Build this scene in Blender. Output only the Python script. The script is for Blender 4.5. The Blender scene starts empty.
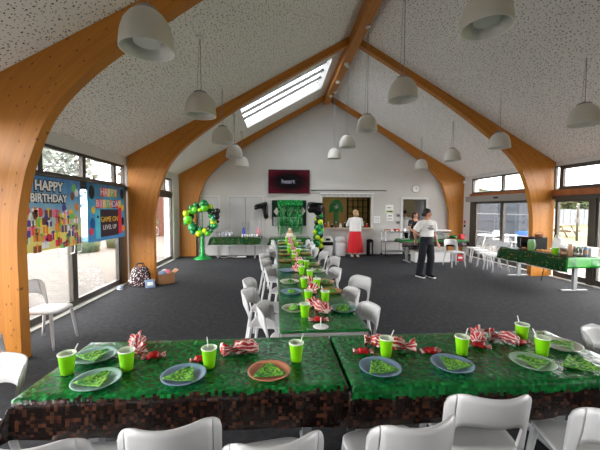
import bpy, bmesh, math, random
from mathutils import Vector, Matrix, noise as mnoise
PI = math.pi
COL = bpy.context.scene.collection
SC = bpy.context.scene
rnd = random.Random(7)

# ------------------------------------------------------------------ camera
cam_d = bpy.data.cameras.new('camera'); cam = bpy.data.objects.new('camera', cam_d); COL.objects.link(cam)
cam_d.sensor_width = 36.0; cam_d.lens = 321.07 / 600 * 36; cam_d.clip_start = 0.02; cam_d.clip_end = 300
cam.matrix_world = (Matrix.Translation((0, 0, 1.72)) @ Matrix.Rotation(-0.0753, 4, 'Z')
                    @ Matrix.Rotation(PI / 2 - 0.0514, 4, 'X') @ Matrix.Rotation(0.0027, 4, 'Z'))
SC.camera = cam
# ------------------------------------------------------------------ sky, exposure
SC.view_settings.view_transform = 'Standard'; SC.view_settings.look = 'None'
SC.view_settings.gamma = 1.0; SC.view_settings.use_curve_mapping = False
SC.view_settings.exposure = 4.0
W = bpy.data.worlds.new('overcast_sky'); SC.world = W; W.use_nodes = True
wt = W.node_tree; wt.nodes.clear()
wo = wt.nodes.new('ShaderNodeOutputWorld'); wb = wt.nodes.new('ShaderNodeBackground')
wtc = wt.nodes.new('ShaderNodeTexCoord'); wsx = wt.nodes.new('ShaderNodeSeparateXYZ'); wr = wt.nodes.new('ShaderNodeValToRGB')
wt.links.new(wtc.outputs['Generated'], wsx.inputs[0]); wt.links.new(wsx.outputs['Z'], wr.inputs[0])
wr.color_ramp.elements[0].position = 0.0; wr.color_ramp.elements[0].color = (0.90, 0.92, 0.95, 1)
wr.color_ramp.elements[1].position = 0.6; wr.color_ramp.elements[1].color = (1.0, 1.0, 1.0, 1)
wt.links.new(wr.outputs[0], wb.inputs[0]); wb.inputs[1].default_value = 1.3
wt.links.new(wb.outputs[0], wo.inputs[0])

def portal(loc, rot, sx, sy):
    d = bpy.data.lights.new('daylight_opening', 'AREA'); d.shape = 'RECTANGLE'; d.size = sx; d.size_y = sy
    d.cycles.is_portal = True
    o = bpy.data.objects.new('daylight_opening', d); COL.objects.link(o); o.location = loc; o.rotation_euler = rot
portal((-3.62, 4.5, 1.35), (0, -PI / 2, 0), 2.7, 13.2)
portal((7.24, 4.6, 1.4), (0, PI / 2, 0), 2.8, 13.4)
portal((0.20, 9.55, 5.30), (0, -math.atan(.56), 0), 2.8, 2.1)

# ------------------------------------------------------------------ geometry helpers
class MB:
    def __init__(s): s.bm = bmesh.new(); s.uv = s.bm.loops.layers.uv.new('UVMap')
    def box(s, x0, x1, y0, y1, z0, z1, bev=0, M=None):
        vs = [s.bm.verts.new((x, y, z)) for z in (z0, z1) for y in (y0, y1) for x in (x0, x1)]
        fs = [s.bm.faces.new([vs[i] for i in f]) for f in ((0,2,3,1),(4,5,7,6),(0,1,5,4),(2,6,7,3),(0,4,6,2),(1,3,7,5))]
        if bev:
            es = list({e for f in fs for e in f.edges})
            r = bmesh.ops.bevel(s.bm, geom=es, offset=bev, segments=2, profile=.5, affect='EDGES')
            if M:
                vv = set(v for f in r['faces'] for v in f.verts) | set(v for v in vs if v.is_valid)
                for v in vv: v.co = M @ v.co
        elif M:
            for v in vs: v.co = M @ v.co
        return s
    def rings(s, rings, close=True, cap0=True, cap1=True, uvs=None, smooth=True):
        vr = [[s.bm.verts.new(p) for p in r] for r in rings]
        n = len(vr[0])
        for i in range(len(vr) - 1):
            for j in range(n if close else n - 1):
                k = (j + 1) % n
                try: f = s.bm.faces.new((vr[i][j], vr[i][k], vr[i+1][k], vr[i+1][j]))
                except ValueError: continue
                f.smooth = smooth
                us = ((j / n, i), ((j + 1) / n, i), ((j + 1) / n, i + 1), (j / n, i + 1))
                for l, u in zip(f.loops, us): l[s.uv].uv = u
        if close and cap0:
            f = s.bm.faces.new(list(reversed(vr[0]))); f.smooth = False
        if close and cap1:
            f = s.bm.faces.new(vr[-1]); f.smooth = False
        return s
    def lathe(s, prof, n=24, c=(0, 0, 0), cap0=True, cap1=True, rib=0.0, ribs=0):
        R = []
        for r, z in prof:
            R.append([(c[0] + (r + (rib if ribs and (j % 2) and r > .02 else 0)) * math.cos(2*PI*j/n), c[1] + (r + (rib if ribs and (j % 2) and r > .02 else 0)) * math.sin(2*PI*j/n), c[2] + z) for j in range(n)])
        return s.rings(R, cap0=cap0, cap1=cap1)
    def tube(s, pts, r, n=8, caps=True):
        pts = [Vector(p) for p in pts]; rs = r if isinstance(r, (list, tuple)) else [r] * len(pts)
        R = []; up = None
        for i, p in enumerate(pts):
            t = (pts[min(i+1, len(pts)-1)] - pts[max(i-1, 0)]).normalized()
            if up is None:
                up = Vector((0, 0, 1)) if abs(t.z) < .9 else Vector((1, 0, 0))
            a = t.cross(up)
            if a.length < 1e-4: a = t.cross(Vector((0, 1, 0)))
            a.normalize(); b = a.cross(t).normalized(); up = b
            R.append([p + (a * math.cos(2*PI*j/n) + b * math.sin(2*PI*j/n)) * rs[i] for j in range(n)])
        return s.rings(R, cap0=caps, cap1=caps)
    def ball(s, c, rx, ry=None, rz=None, n=12, m=8, M=None):
        ry = ry or rx; rz = rz or rx; R = []
        for i in range(m + 1):
            a = -PI/2 + PI * i / m; a = max(-PI/2 + .05, min(PI/2 - .05, a))
            ring = []
            for j in range(n):
                b = 2*PI*j/n; v = Vector((rx*math.cos(a)*math.cos(b), ry*math.cos(a)*math.sin(b), rz*math.sin(a)))
                if M: v = M @ v
                ring.append(v + Vector(c))
            R.append(ring)
        return s.rings(R)
    def prism(s, poly, y0, y1, axis='y', M=None):
        def P(a, b, d): return {'y': (a, d, b), 'z': (a, b, d), 'x': (d, a, b)}[axis]
        A = [s.bm.verts.new(P(a, b, y0)) for a, b in poly]; B = [s.bm.verts.new(P(a, b, y1)) for a, b in poly]
        n = len(poly); s.bm.faces.new(A); s.bm.faces.new(list(reversed(B)))
        for i in range(n): s.bm.faces.new((A[i], B[i], B[(i+1) % n], A[(i+1) % n]))
        if M:
            for v in A + B: v.co = M @ v.co
        return s
    def quad(s, ps, uv=None, smooth=False):
        f = s.bm.faces.new([s.bm.verts.new(p) for p in ps]); f.smooth = smooth
        if uv:
            for l, u in zip(f.loops, uv): l[s.uv].uv = u
        return s
    def build(s, name, mat, parent=None, recalc=True):
        if recalc: bmesh.ops.recalc_face_normals(s.bm, faces=s.bm.faces[:])
        me = bpy.data.meshes.new(name); s.bm.to_mesh(me); s.bm.free()
        if mat: me.materials.append(mat)
        o = bpy.data.objects.new(name, me); COL.objects.link(o)
        if parent: o.parent = parent
        return o

def tag(o, label=None, cat=None, group=None, kind=None):
    if label: o['label'] = label
    if cat: o['category'] = cat
    if group: o['group'] = group
    if kind: o['kind'] = kind
    return o
def thing(name, label, cat, loc=(0, 0, 0), rz=0, group=None):
    o = bpy.data.objects.new(name, None); COL.objects.link(o); o.location = loc; o.rotation_euler = (0, 0, rz)
    o.empty_display_size = .05
    return tag(o, label, cat, group)
def dup(root, loc, rz, label=None, group=None, mats=None):
    r = root.copy(); COL.objects.link(r); r.location = loc; r.rotation_euler = (0, 0, rz)
    if label: r['label'] = label
    if group: r['group'] = group
    for ch in list(root.children):
        c = ch.copy(); COL.objects.link(c); c.parent = r
        for g in ch.children:
            d = g.copy(); COL.objects.link(d); d.parent = c
    return r
def struct(mb, name, mat, parent=None):
    o = mb.build(name, mat, parent)
    if not parent: o['kind'] = 'structure'
    return o
def setmat(o, m):
    o.data = o.data.copy(); o.data.materials.clear(); o.data.materials.append(m)
def text(body, name, size, mat, parent, loc, rot, ext=.001, align='CENTER', bold=0.0):
    c = bpy.data.curves.new(name, 'FONT'); c.body = body; c.size = size; c.extrude = ext
    c.align_x = align; c.align_y = 'CENTER'; c.materials.append(mat)
    c.offset = bold
    q = bpy.data.objects.new(name, c); COL.objects.link(q); bpy.context.view_layer.update()
    me = bpy.data.meshes.new_from_object(q.evaluated_get(bpy.context.evaluated_depsgraph_get())); me.name = name
    bpy.data.objects.remove(q); bpy.data.curves.remove(c)
    o = bpy.data.objects.new(name, me); COL.objects.link(o); o.parent = parent; o.location = loc; o.rotation_euler = rot
    return o

# ------------------------------------------------------------------ materials
def srgb(r, g, b):
    f = lambda c: (c/255/12.92) if c/255 <= .04045 else ((c/255 + .055)/1.055)**2.4
    return (f(r), f(g), f(b), 1)
class NT:
    def __init__(s, name):
        s.m = bpy.data.materials.new(name); s.m.use_nodes = True; s.t = s.m.node_tree
        s.p = s.t.nodes['Principled BSDF']; s.out = s.t.nodes['Material Output']
    def n(s, ty, **kw):
        x = s.t.nodes.new(ty)
        for k, v in kw.items(): setattr(x, k, v)
        return x
    def l(s, a, b): s.t.links.new(a, b)
    def math(s, op, a, b=None):
        x = s.n('ShaderNodeMath', operation=op)
        for i, v in enumerate((a, b)):
            if v is None: continue
            if isinstance(v, (int, float)): x.inputs[i].default_value = v
            else: s.l(v, x.inputs[i])
        return x.outputs[0]
    def ramp(s, fac, stops, interp='LINEAR'):
        x = s.n('ShaderNodeValToRGB'); x.color_ramp.interpolation = interp; e = x.color_ramp.elements
        while len(e) < len(stops): e.new(.5)
        for el, (p, c) in zip(e, stops): el.position = p; el.color = c
        s.l(fac, x.inputs[0]); return x.outputs[0]
    def mix(s, fac, a, b):
        x = s.n('ShaderNodeMix', data_type='RGBA')
        for i, v in ((0, fac), (6, a), (7, b)):
            if isinstance(v, (int, float)): x.inputs[i].default_value = v
            elif isinstance(v, tuple): x.inputs[i].default_value = v
            else: s.l(v, x.inputs[i])
        return x.outputs[2]
    def noise(s, vec, scale, detail=4, rough=.5):
        x = s.n('ShaderNodeTexNoise'); x.inputs['Scale'].default_value = scale; x.inputs['Detail'].default_value = detail
        x.inputs['Roughness'].default_value = rough
        if vec is not None: s.l(vec, x.inputs['Vector'])
        return x.outputs['Fac']
    def co(s, k='Object'): return s.n('ShaderNodeTexCoord').outputs[k]
    def mapping(s, vec, scale=(1, 1, 1), loc=(0, 0, 0)):
        x = s.n('ShaderNodeMapping'); x.inputs['Scale'].default_value = scale; x.inputs['Location'].default_value = loc
        s.l(vec, x.inputs[0]); return x.outputs[0]
    def bump(s, h, strength=.3, dist=.01):
        x = s.n('ShaderNodeBump'); x.inputs['Strength'].default_value = strength; x.inputs['Distance'].default_value = dist
        s.l(h, x.inputs['Height']); s.l(x.outputs[0], s.p.inputs['Normal'])
    def set(s, col=None, rough=None, metal=None, spec=None):
        if col is not None:
            if isinstance(col, tuple): s.p.inputs['Base Color'].default_value = col
            else: s.l(col, s.p.inputs['Base Color'])
        if rough is not None:
            if isinstance(rough, (int, float)): s.p.inputs['Roughness'].default_value = rough
            else: s.l(rough, s.p.inputs['Roughness'])
        if metal is not None: s.p.inputs['Metallic'].default_value = metal
        if spec is not None: s.p.inputs['Specular IOR Level'].default_value = spec
        return s.m
def plain(name, c, rough=.5, metal=0, var=.06, scale=12, spec=None):
    t = NT(name); n = t.noise(t.co(), scale)
    d = tuple(x * (1 - var) for x in c[:3]) + (1,); e = tuple(min(1, x * (1 + var)) for x in c[:3]) + (1,)
    return t.set(t.ramp(n, [(.3, d), (.7, e)]), rough, metal, spec)

M = {}
M['wall'] = plain('painted_plaster', srgb(200, 198, 194), .85, var=.03, scale=2)
M['door'] = plain('grey_white_door_paint', srgb(196, 196, 195), .6, var=.03, scale=2)
M['doortrim'] = plain('door_trim_paint', srgb(212, 212, 210), .5, var=.02)
M['groove'] = plain('shadow_gap', srgb(90, 90, 92), .8)
M['alu'] = plain('dark_aluminium', srgb(74, 70, 64), .42, .2, spec=.4)
M['steel'] = plain('brushed_steel', srgb(170, 172, 174), .3, .8)
M['chrome'] = plain('bright_chrome', srgb(215, 215, 218), .15, 1)
M['greymetal'] = plain('grey_painted_metal', srgb(150, 152, 154), .45, .3)
M['opgrey'] = plain('operator_grey', srgb(138, 134, 128), .5, .1)
M['white'] = plain('white_plastic', srgb(232, 232, 232), .38, var=.02)
M['chair'] = plain('white_polypropylene', srgb(200, 200, 201), .36, var=.015)
M['black'] = plain('black_plastic', srgb(15, 15, 17), .45, spec=.2)
M['blackfoil'] = plain('black_foil', srgb(14, 14, 16), .18, .3, spec=.6)
M['strip'] = plain('pale_threshold', srgb(222, 220, 214), .6)
M['tabletop'] = plain('grey_laminate', srgb(190, 190, 190), .4)
M['lime'] = plain('lime_paper_cup', srgb(132, 214, 12), .45, var=.03)
M['limein'] = plain('pale_cup_lining', srgb(226, 240, 214), .5, var=.03)
M['straw'] = plain('white_paper_stick', srgb(225, 228, 224), .6)
for k, c in dict(blue=(128, 152, 184), teal=(120, 160, 155), white=(214, 210, 200), tan=(196, 152, 116), peach=(212, 140, 108), orange=(196, 130, 70), green=(60, 120, 84), paleteal=(150, 186, 178), greygreen=(160, 190, 165)).items():
    M['pl_' + k] = plain(k + '_plate', srgb(*c), .42, var=.04)

def t_carpet():
    t = NT('charcoal_carpet'); c = t.co()
    n1 = t.noise(c, 180, 3); n2 = t.noise(c, 14, 4); n3 = t.noise(c, .5, 2)
    f = t.math('ADD', t.math('MULTIPLY', n1, .62), t.math('ADD', t.math('MULTIPLY', n2, .25), t.math('MULTIPLY', n3, .13)))
    t.bump(n1, .5, .006)
    return t.set(t.ramp(f, [(.34, srgb(26, 27, 29)), (.52, srgb(50, 51, 54)), (.68, srgb(84, 85, 88))]), .95, spec=.15)
M['carpet'] = t_carpet()
def t_ceiling():
    t = NT('perforated_acoustic_board'); c = t.co()
    def dots(scale, rad, keep, loc):
        v = t.n('ShaderNodeTexVoronoi', voronoi_dimensions='2D'); v.inputs['Scale'].default_value = scale
        v.inputs['Randomness'].default_value = .85
        t.l(t.mapping(c, loc=loc), v.inputs['Vector'])
        s = t.n('ShaderNodeSeparateColor'); t.l(v.outputs['Color'], s.inputs[0])
        r = t.math('MULTIPLY', t.math('ADD', t.math('MULTIPLY', s.outputs[1], .6), .7), rad * scale)
        return t.math('MULTIPLY', t.math('LESS_THAN', v.outputs['Distance'], r), t.math('GREATER_THAN', s.outputs[0], keep))
    d = t.math('MAXIMUM', dots(16, .0085, .25, (0, 0, 0)), dots(21, .0055, .2, (3.7, 1.3, 0)))
    return t.set(t.mix(d, srgb(242, 241, 239), srgb(100, 97, 94)), .9)
M['ceiling'] = t_ceiling()
def t_glulam():
    t = NT('glulam_larch'); uv = t.co('UV')
    sx = t.n('ShaderNodeSeparateXYZ'); t.l(uv, sx.inputs[0])
    lam = t.math('FRACT', t.math('MULTIPLY', sx.outputs[1], 24))
    line = t.math('LESS_THAN', lam, .07)
    idn = t.n('ShaderNodeTexWhiteNoise', noise_dimensions='1D'); t.l(t.math('FLOOR', t.math('MULTIPLY', sx.outputs[1], 24)), idn.inputs['W'])
    g = t.noise(t.mapping(uv, (1.5, 60, 1)), 3, 5)
    f = t.math('ADD', t.math('MULTIPLY', g, .6), t.math('MULTIPLY', idn.outputs['Value'], .18))
    col = t.ramp(f, [(.2, srgb(172, 108, 34)), (.5, srgb(190, 124, 44)), (.8, srgb(204, 140, 58))])
    col = t.mix(t.math('MULTIPLY', line, .22), col, srgb(120, 70, 26))
    v = t.n('ShaderNodeTexVoronoi', voronoi_dimensions='2D'); v.inputs['Scale'].default_value = 7; t.l(t.mapping(uv, (.8, 1.6, 1)), v.inputs['Vector'])
    s = t.n('ShaderNodeSeparateColor'); t.l(v.outputs['Color'], s.inputs[0])
    k = t.math('MULTIPLY', t.math('LESS_THAN', v.outputs['Distance'], .085), t.math('GREATER_THAN', s.outputs[0], .55))
    col = t.mix(t.math('MULTIPLY', k, .75), col, srgb(92, 44, 16))
    return t.set(col, .42, spec=.4)
M['glulam'] = t_glulam()
M['timber'] = plain('stained_timber', srgb(150, 86, 40), .5, var=.2, scale=6)
def t_glass(name='clear_glass', tint=(.90, .89, .88, 1), refl=.07, rough=.0):
    t = NT(name); tr = t.n('ShaderNodeBsdfTransparent'); tr.inputs[0].default_value = tint
    gl = t.n('ShaderNodeBsdfGlossy'); gl.inputs['Roughness'].default_value = rough
    fr = t.n('ShaderNodeLayerWeight'); fr.inputs['Blend'].default_value = .25
    mx = t.n('ShaderNodeMixShader'); t.l(t.math('ADD', t.math('MULTIPLY', fr.outputs['Fresnel'], .5), refl * .3), mx.inputs[0])
    t.l(tr.outputs[0], mx.inputs[1]); t.l(gl.outputs[0], mx.inputs[2]); t.l(mx.outputs[0], t.out.inputs[0])
    return t.m
M['glass'] = t_glass()
def t_frost():
    t = NT('misty_glass'); tr = t.n('ShaderNodeBsdfTransparent'); tr.inputs[0].default_value = (.9, .92, .95, 1)
    mx = t.n('ShaderNodeMixShader'); mx.inputs[0].default_value = .72; t.set(srgb(232, 234, 240), .15)
    t.l(tr.outputs[0], mx.inputs[1]); t.l(t.p.outputs[0], mx.inputs[2]); t.l(mx.outputs[0], t.out.inputs[0]); return t.m
M['frost'] = t_frost()
M['clear'] = t_glass('clear_moulded_plastic', (.86, .89, .9, 1), .3, .1)
def rnd_pixels(t, uv, size, stops, seed=0.0, dim='2D', persist=None):
    mp = t.mapping(uv, (1/size,)*3, (seed, seed * .7, 0))
    s = t.n('ShaderNodeVectorMath', operation='FLOOR'); t.l(mp, s.inputs[0])
    w = t.n('ShaderNodeTexWhiteNoise', noise_dimensions='2D'); t.l(s.outputs[0], w.inputs['Vector'])
    big = t.noise(uv, 9, 2)
    f = t.math('ADD', t.math('MULTIPLY', w.outputs['Value'], .8), t.math('MULTIPLY', t.math('SUBTRACT', big, .5), .35))
    return t.ramp(f, stops), w.outputs['Value'], s.outputs[0]
def t_cloth(name, edge, seed, hem=None, dark=1.0, allgreen=False, endv=None):
    t = NT(name); uv = t.co('UV')
    k = lambda r, g, b: srgb(r * dark, g * dark, b * dark)
    green, wv, fl = rnd_pixels(t, uv, .019, [(.0, k(4, 74, 28)), (.4, k(8, 94, 38)), (.62, k(12, 110, 46)), (.80, k(26, 130, 60)), (.93, k(92, 184, 110))], seed)
    if allgreen:
        bright = t.math('GREATER_THAN', wv, .965)
        col = t.mix(bright, green, srgb(150, 110, 60))
    else:
        brown, _, _ = rnd_pixels(t, uv, .019, [(0, srgb(12, 7, 5)), (.35, srgb(26, 15, 11)), (.6, srgb(46, 27, 19)), (.85, srgb(84, 48, 33)), (1, srgb(112, 70, 50))], seed + 5)
        at = t.n('ShaderNodeAttribute', attribute_name='drop')
        sx = t.n('ShaderNodeSeparateXYZ'); t.l(fl, sx.inputs[0])
        cw = t.n('ShaderNodeTexWhiteNoise', noise_dimensions='1D'); t.l(t.math('ADD', sx.outputs[0], t.math('MULTIPLY', sx.outputs[1], 0.0)), cw.inputs['W'])
        isb = t.math('GREATER_THAN', at.outputs['Fac'], t.math('ADD', t.math('MULTIPLY', cw.outputs['Value'], .03), edge))
        col = t.mix(isb, green, brown)
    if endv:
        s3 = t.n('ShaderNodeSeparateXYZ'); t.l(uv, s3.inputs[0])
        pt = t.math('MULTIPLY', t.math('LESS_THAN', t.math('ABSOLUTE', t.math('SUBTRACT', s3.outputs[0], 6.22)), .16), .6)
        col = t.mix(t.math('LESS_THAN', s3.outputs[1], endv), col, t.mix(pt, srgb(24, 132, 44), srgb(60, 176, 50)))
    if hem:
        at2 = t.n('ShaderNodeAttribute', attribute_name='drop')
        col = t.mix(t.math('GREATER_THAN', at2.outputs['Fac'], hem), col, srgb(220, 224, 220))
    wr = t.noise(uv, 20, 4, .6); wr2 = t.noise(t.mapping(uv, (1, .25, 1)), 40, 2)
    sx2 = t.n('ShaderNodeSeparateXYZ'); t.l(uv, sx2.inputs[0])
    cr = t.math('LESS_THAN', t.math('ABSOLUTE', t.math('SUBTRACT', t.math('FRACT', t.math('MULTIPLY', sx2.outputs[0], 3.1)), .5)), .012)
    cr2 = t.math('LESS_THAN', t.math('ABSOLUTE', t.math('SUBTRACT', t.math('FRACT', t.math('MULTIPLY', sx2.outputs[1], 3.3)), .5)), .012)
    h = t.math('ADD', t.math('ADD', t.math('MULTIPLY', wr, .9), t.math('MULTIPLY', wr2, .3)), t.math('MULTIPLY', t.math('MAXIMUM', cr, cr2), .12))
    t.bump(h, .5, .012)
    t.set(col, .14, spec=.4)
    return t.m
M['clothA'] = t_cloth('pixel_grass_plastic', .0, 0.3)
M['clothB'] = t_cloth('pixel_grass_plastic_deep', .05, 3.3)
M['clothdark'] = t_cloth('dark_leaf_plastic', .2, 9.1, hem=.262, dark=.6, allgreen=True)
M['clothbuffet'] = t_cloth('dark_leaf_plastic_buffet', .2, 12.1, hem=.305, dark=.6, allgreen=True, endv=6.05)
M['clothgreen'] = t_cloth('plain_leaf_plastic', .2, 7.1, dark=.8, allgreen=True)
def t_napkin():
    t = NT('pixel_leaf_napkin'); c = t.co('UV')
    col, _, _ = rnd_pixels(t, c, .012, [(.1, srgb(36, 108, 48)), (.4, srgb(66, 142, 52)), (.6, srgb(118, 182, 56)), (.85, srgb(164, 212, 70))], 2.0)
    return t.set(col, .7)
M['napkin'] = t_napkin()
def t_stripe():
    t = NT('red_white_striped_paper'); sx = t.n('ShaderNodeSeparateXYZ'); t.l(t.co('UV'), sx.inputs[0])
    n = t.noise(t.co(), 14, 2)
    f = t.math('FRACT', t.math('ADD', t.math('MULTIPLY', sx.outputs[0], 10), t.math('MULTIPLY', n, 1.6)))
    return t.set(t.ramp(f, [(0, srgb(180, 16, 22)), (.6, srgb(228, 200, 196))], 'CONSTANT'), .3, spec=.6)
M['stripe'] = t_stripe()
M['redwrap'] = plain('red_foil_wrapper', srgb(178, 26, 30), .25, var=.3, scale=60)
def t_tinsel():
    t = NT('green_tinsel_foil'); n = t.noise(t.co(), 26, 3)
    return t.set(t.ramp(n, [(.36, srgb(2, 76, 30)), (.5, srgb(10, 140, 58)), (.7, srgb(80, 206, 120))]), .3, .2)
M['tinsel'] = t_tinsel()
for k, c in dict(g=(14, 130, 62), lg=(96, 200, 30), ly=(176, 206, 24), tg=(20, 150, 110), bk=(16, 18, 18)).items():
    M['bal_' + k] = plain('latex_' + k, srgb(*c), .22, var=.03, spec=.6)
M['jeans'] = plain('dark_denim', srgb(14, 17, 28), .85, var=.2, scale=40)
M['skin'] = plain('skin', srgb(196, 142, 116), .55, var=.05)
M['hair_dark'] = plain('dark_brown_hair', srgb(38, 26, 22), .5, var=.3, scale=60)
M['hair_blonde'] = plain('ash_blonde_hair', srgb(186, 154, 112), .5, var=.2, scale=60)
M['tee'] = plain('white_cotton', srgb(226, 224, 222), .85, var=.03)
M['red'] = plain('red_crepe', srgb(206, 18, 30), .75, var=.08, scale=30)
def t_floral():
    t = NT('black_floral_fabric'); v = t.n('ShaderNodeTexVoronoi'); v.inputs['Scale'].default_value = 18; t.l(t.co(), v.inputs['Vector'])
    k = t.math('LESS_THAN', v.outputs['Distance'], .3)
    s = t.n('ShaderNodeSeparateColor'); t.l(v.outputs['Color'], s.inputs[0])
    c = t.ramp(s.outputs[0], [(0, srgb(60, 60, 60)), (.5, srgb(120, 60, 50)), (.8, srgb(180, 170, 160))], 'CONSTANT')
    return t.set(t.mix(k, srgb(16, 16, 20), c), .8)
M['floral'] = t_floral()
M['card'] = plain('brown_cardboard', srgb(160, 116, 78), .85)
M['wicker'] = plain('brown_wicker', srgb(134, 84, 54), .7, var=.3, scale=60)
M['kitchenwall'] = plain('ochre_kitchen_wall', srgb(112, 94, 48), .8, var=.08, scale=3)
M['counter'] = plain('pale_worktop', srgb(196, 182, 160), .45)
M['darkroom'] = plain('dark_brown_panel', srgb(44, 34, 28), .7)
M['olive'] = plain('olive_paint', srgb(138, 132, 108), .8)
M['paper'] = plain('white_paper', srgb(236, 236, 234), .8, var=.01)
M['inkgrey'] = plain('grey_print', srgb(120, 120, 122), .8)
M['inkblack'] = plain('black_print', srgb(30, 30, 32), .8)
M['limeink'] = plain('lime_print', srgb(150, 180, 40), .8)
M['blueplastic'] = plain('blue_plastic', srgb(40, 60, 200), .4)
M['bluecoat'] = plain('blue_coat', srgb(20, 92, 158), .8)
M['pinkplastic'] = plain('pink_plastic', srgb(240, 130, 150), .4)
M['bread'] = plain('golden_pastry', srgb(206, 146, 84), .7, var=.2, scale=40)
M['redplastic'] = plain('red_plastic', srgb(200, 30, 44), .4)
M['brownjar'] = plain('brown_sauce', srgb(92, 60, 40), .35)
M['cream'] = plain('cream_icing', srgb(232, 220, 196), .6)
M['paving'] = None
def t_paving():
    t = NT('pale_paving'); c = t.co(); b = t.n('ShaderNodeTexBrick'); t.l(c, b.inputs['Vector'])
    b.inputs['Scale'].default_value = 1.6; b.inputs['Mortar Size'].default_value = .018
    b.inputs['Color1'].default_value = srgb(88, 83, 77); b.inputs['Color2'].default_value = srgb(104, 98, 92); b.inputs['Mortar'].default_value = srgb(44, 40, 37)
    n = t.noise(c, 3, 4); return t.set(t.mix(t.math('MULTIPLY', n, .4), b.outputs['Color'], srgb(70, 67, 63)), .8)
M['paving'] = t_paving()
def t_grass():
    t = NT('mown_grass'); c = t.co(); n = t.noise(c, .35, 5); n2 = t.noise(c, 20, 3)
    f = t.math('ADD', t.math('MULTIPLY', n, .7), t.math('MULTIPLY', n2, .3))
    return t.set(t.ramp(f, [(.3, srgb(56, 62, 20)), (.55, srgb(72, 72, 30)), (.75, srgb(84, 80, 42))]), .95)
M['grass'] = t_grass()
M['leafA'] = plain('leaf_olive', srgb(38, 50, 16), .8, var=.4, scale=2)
M['leafB'] = plain('leaf_grey', srgb(104, 110, 102), .8, var=.3, scale=2)
M['bark'] = plain('bark', srgb(66, 52, 44), .9, var=.2)
M['slate'] = plain('blue_grey_slate_cladding', srgb(52, 58, 66), .8, var=.12, scale=5)
M['render'] = plain('pale_render', srgb(112, 110, 104), .85)
M['brick'] = plain('red_brown_cladding', srgb(74, 40, 32), .8, var=.15)
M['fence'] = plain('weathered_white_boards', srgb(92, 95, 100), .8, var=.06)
M['planter'] = plain('green_planter', srgb(48, 66, 38), .7, var=.15)
M['floralbag'] = None
def t_fbag():
    t = NT('dotted_bag_fabric'); v = t.n('ShaderNodeTexVoronoi'); v.inputs['Scale'].default_value = 26; t.l(t.co(), v.inputs['Vector'])
    s = t.n('ShaderNodeSeparateColor'); t.l(v.outputs['Color'], s.inputs[0])
    c = t.ramp(s.outputs[0], [(0, srgb(214, 200, 200)), (.5, srgb(172, 84, 110)), (.7, srgb(225, 220, 216))], 'CONSTANT')
    return t.set(t.mix(t.math('LESS_THAN', v.outputs['Distance'], .36), srgb(40, 26, 30), c), .8)
M['floralbag'] = t_fbag()

# ------------------------------------------------------------------ shell
XL, XR, YB, XM = -3.40, 7.10, 11.85, 1.85
SLOPE = .56; ANG = math.atan(SLOPE); EAVE = 2.91; RIDGE = 5.85
b = MB(); b.box(-3.5, 7.25, -4.2, YB, -.12, 0); struct(b, 'floor', M['carpet'])
ARCHY = (3.74, 7.71, 11.66); AT = .14

def slope_obj(side):
    L = 5.35 / math.cos(ANG); sgn = 1 if side == 'left' else -1
    ox = -3.5 if side == 'left' else 7.2
    b = MB(); T = .10
    def panel(u0, u1, y0, y1): b.box(u0, u1, y0, y1, 0, T)
    Y0, Y1 = -4.2, YB + .12
    if side == 'left':
        u0, u1 = (2.57) / math.cos(ANG), (5.0) / math.cos(ANG); h0, h1 = 8.50, 10.62
        panel(0, u0, Y0, Y1); panel(u1, L, Y0, Y1); panel(u0, u1, Y0, h0); panel(u0, u1, h1, Y1)
    else: panel(0, L, Y0, Y1)
    o = struct(b, 'ceiling', M['ceiling'])
    o.matrix_world = Matrix.Translation((ox, 0, EAVE - .1 * SLOPE)) @ (Matrix.Rotation(-ANG, 4, 'Y') if side == 'left' else Matrix.Scale(-1, 4, (1, 0, 0)) @ Matrix.Rotation(-ANG, 4, 'Y'))
    return o
cl = slope_obj('left'); cr = slope_obj('right')
# skylight in the left slope: white reveal, glass with glazing bars running down the slope
u0, u1 = 2.57 / math.cos(ANG), 5.0 / math.cos(ANG)
sk = bpy.data.objects.new('window_skylight', None); COL.objects.link(sk); sk['kind'] = 'structure'
tag(sk, 'large rooflight with three dark glazing bars in the left roof slope', 'skylight')
b = MB()
b.box(u0, u1, 8.50, 8.52, -.002, .24); b.box(u0, u1, 10.60, 10.62, -.002, .24)
b.box(u0, u0 + .02, 8.52, 10.60, -.002, .24); b.box(u1 - .02, u1, 8.52, 10.60, -.002, .24)
b.build('reveal', M['wall'], sk)
b = MB(); b.box(u0 + .02, u1 - .02, 8.52, 10.6, .2, .208); b.build('pane', t_glass('solar_rooflight_glass', (.62, .64, .66, 1)), sk)
for k in range(1, 4):
    y = 8.5 + 2.12 * k / 4; b = MB(); b.box(u0, u1, y - .026, y + .026, .13, .2); b.build('glazing_bar', M['alu'], sk)
sk.matrix_world = cl.matrix_world.copy()

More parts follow.
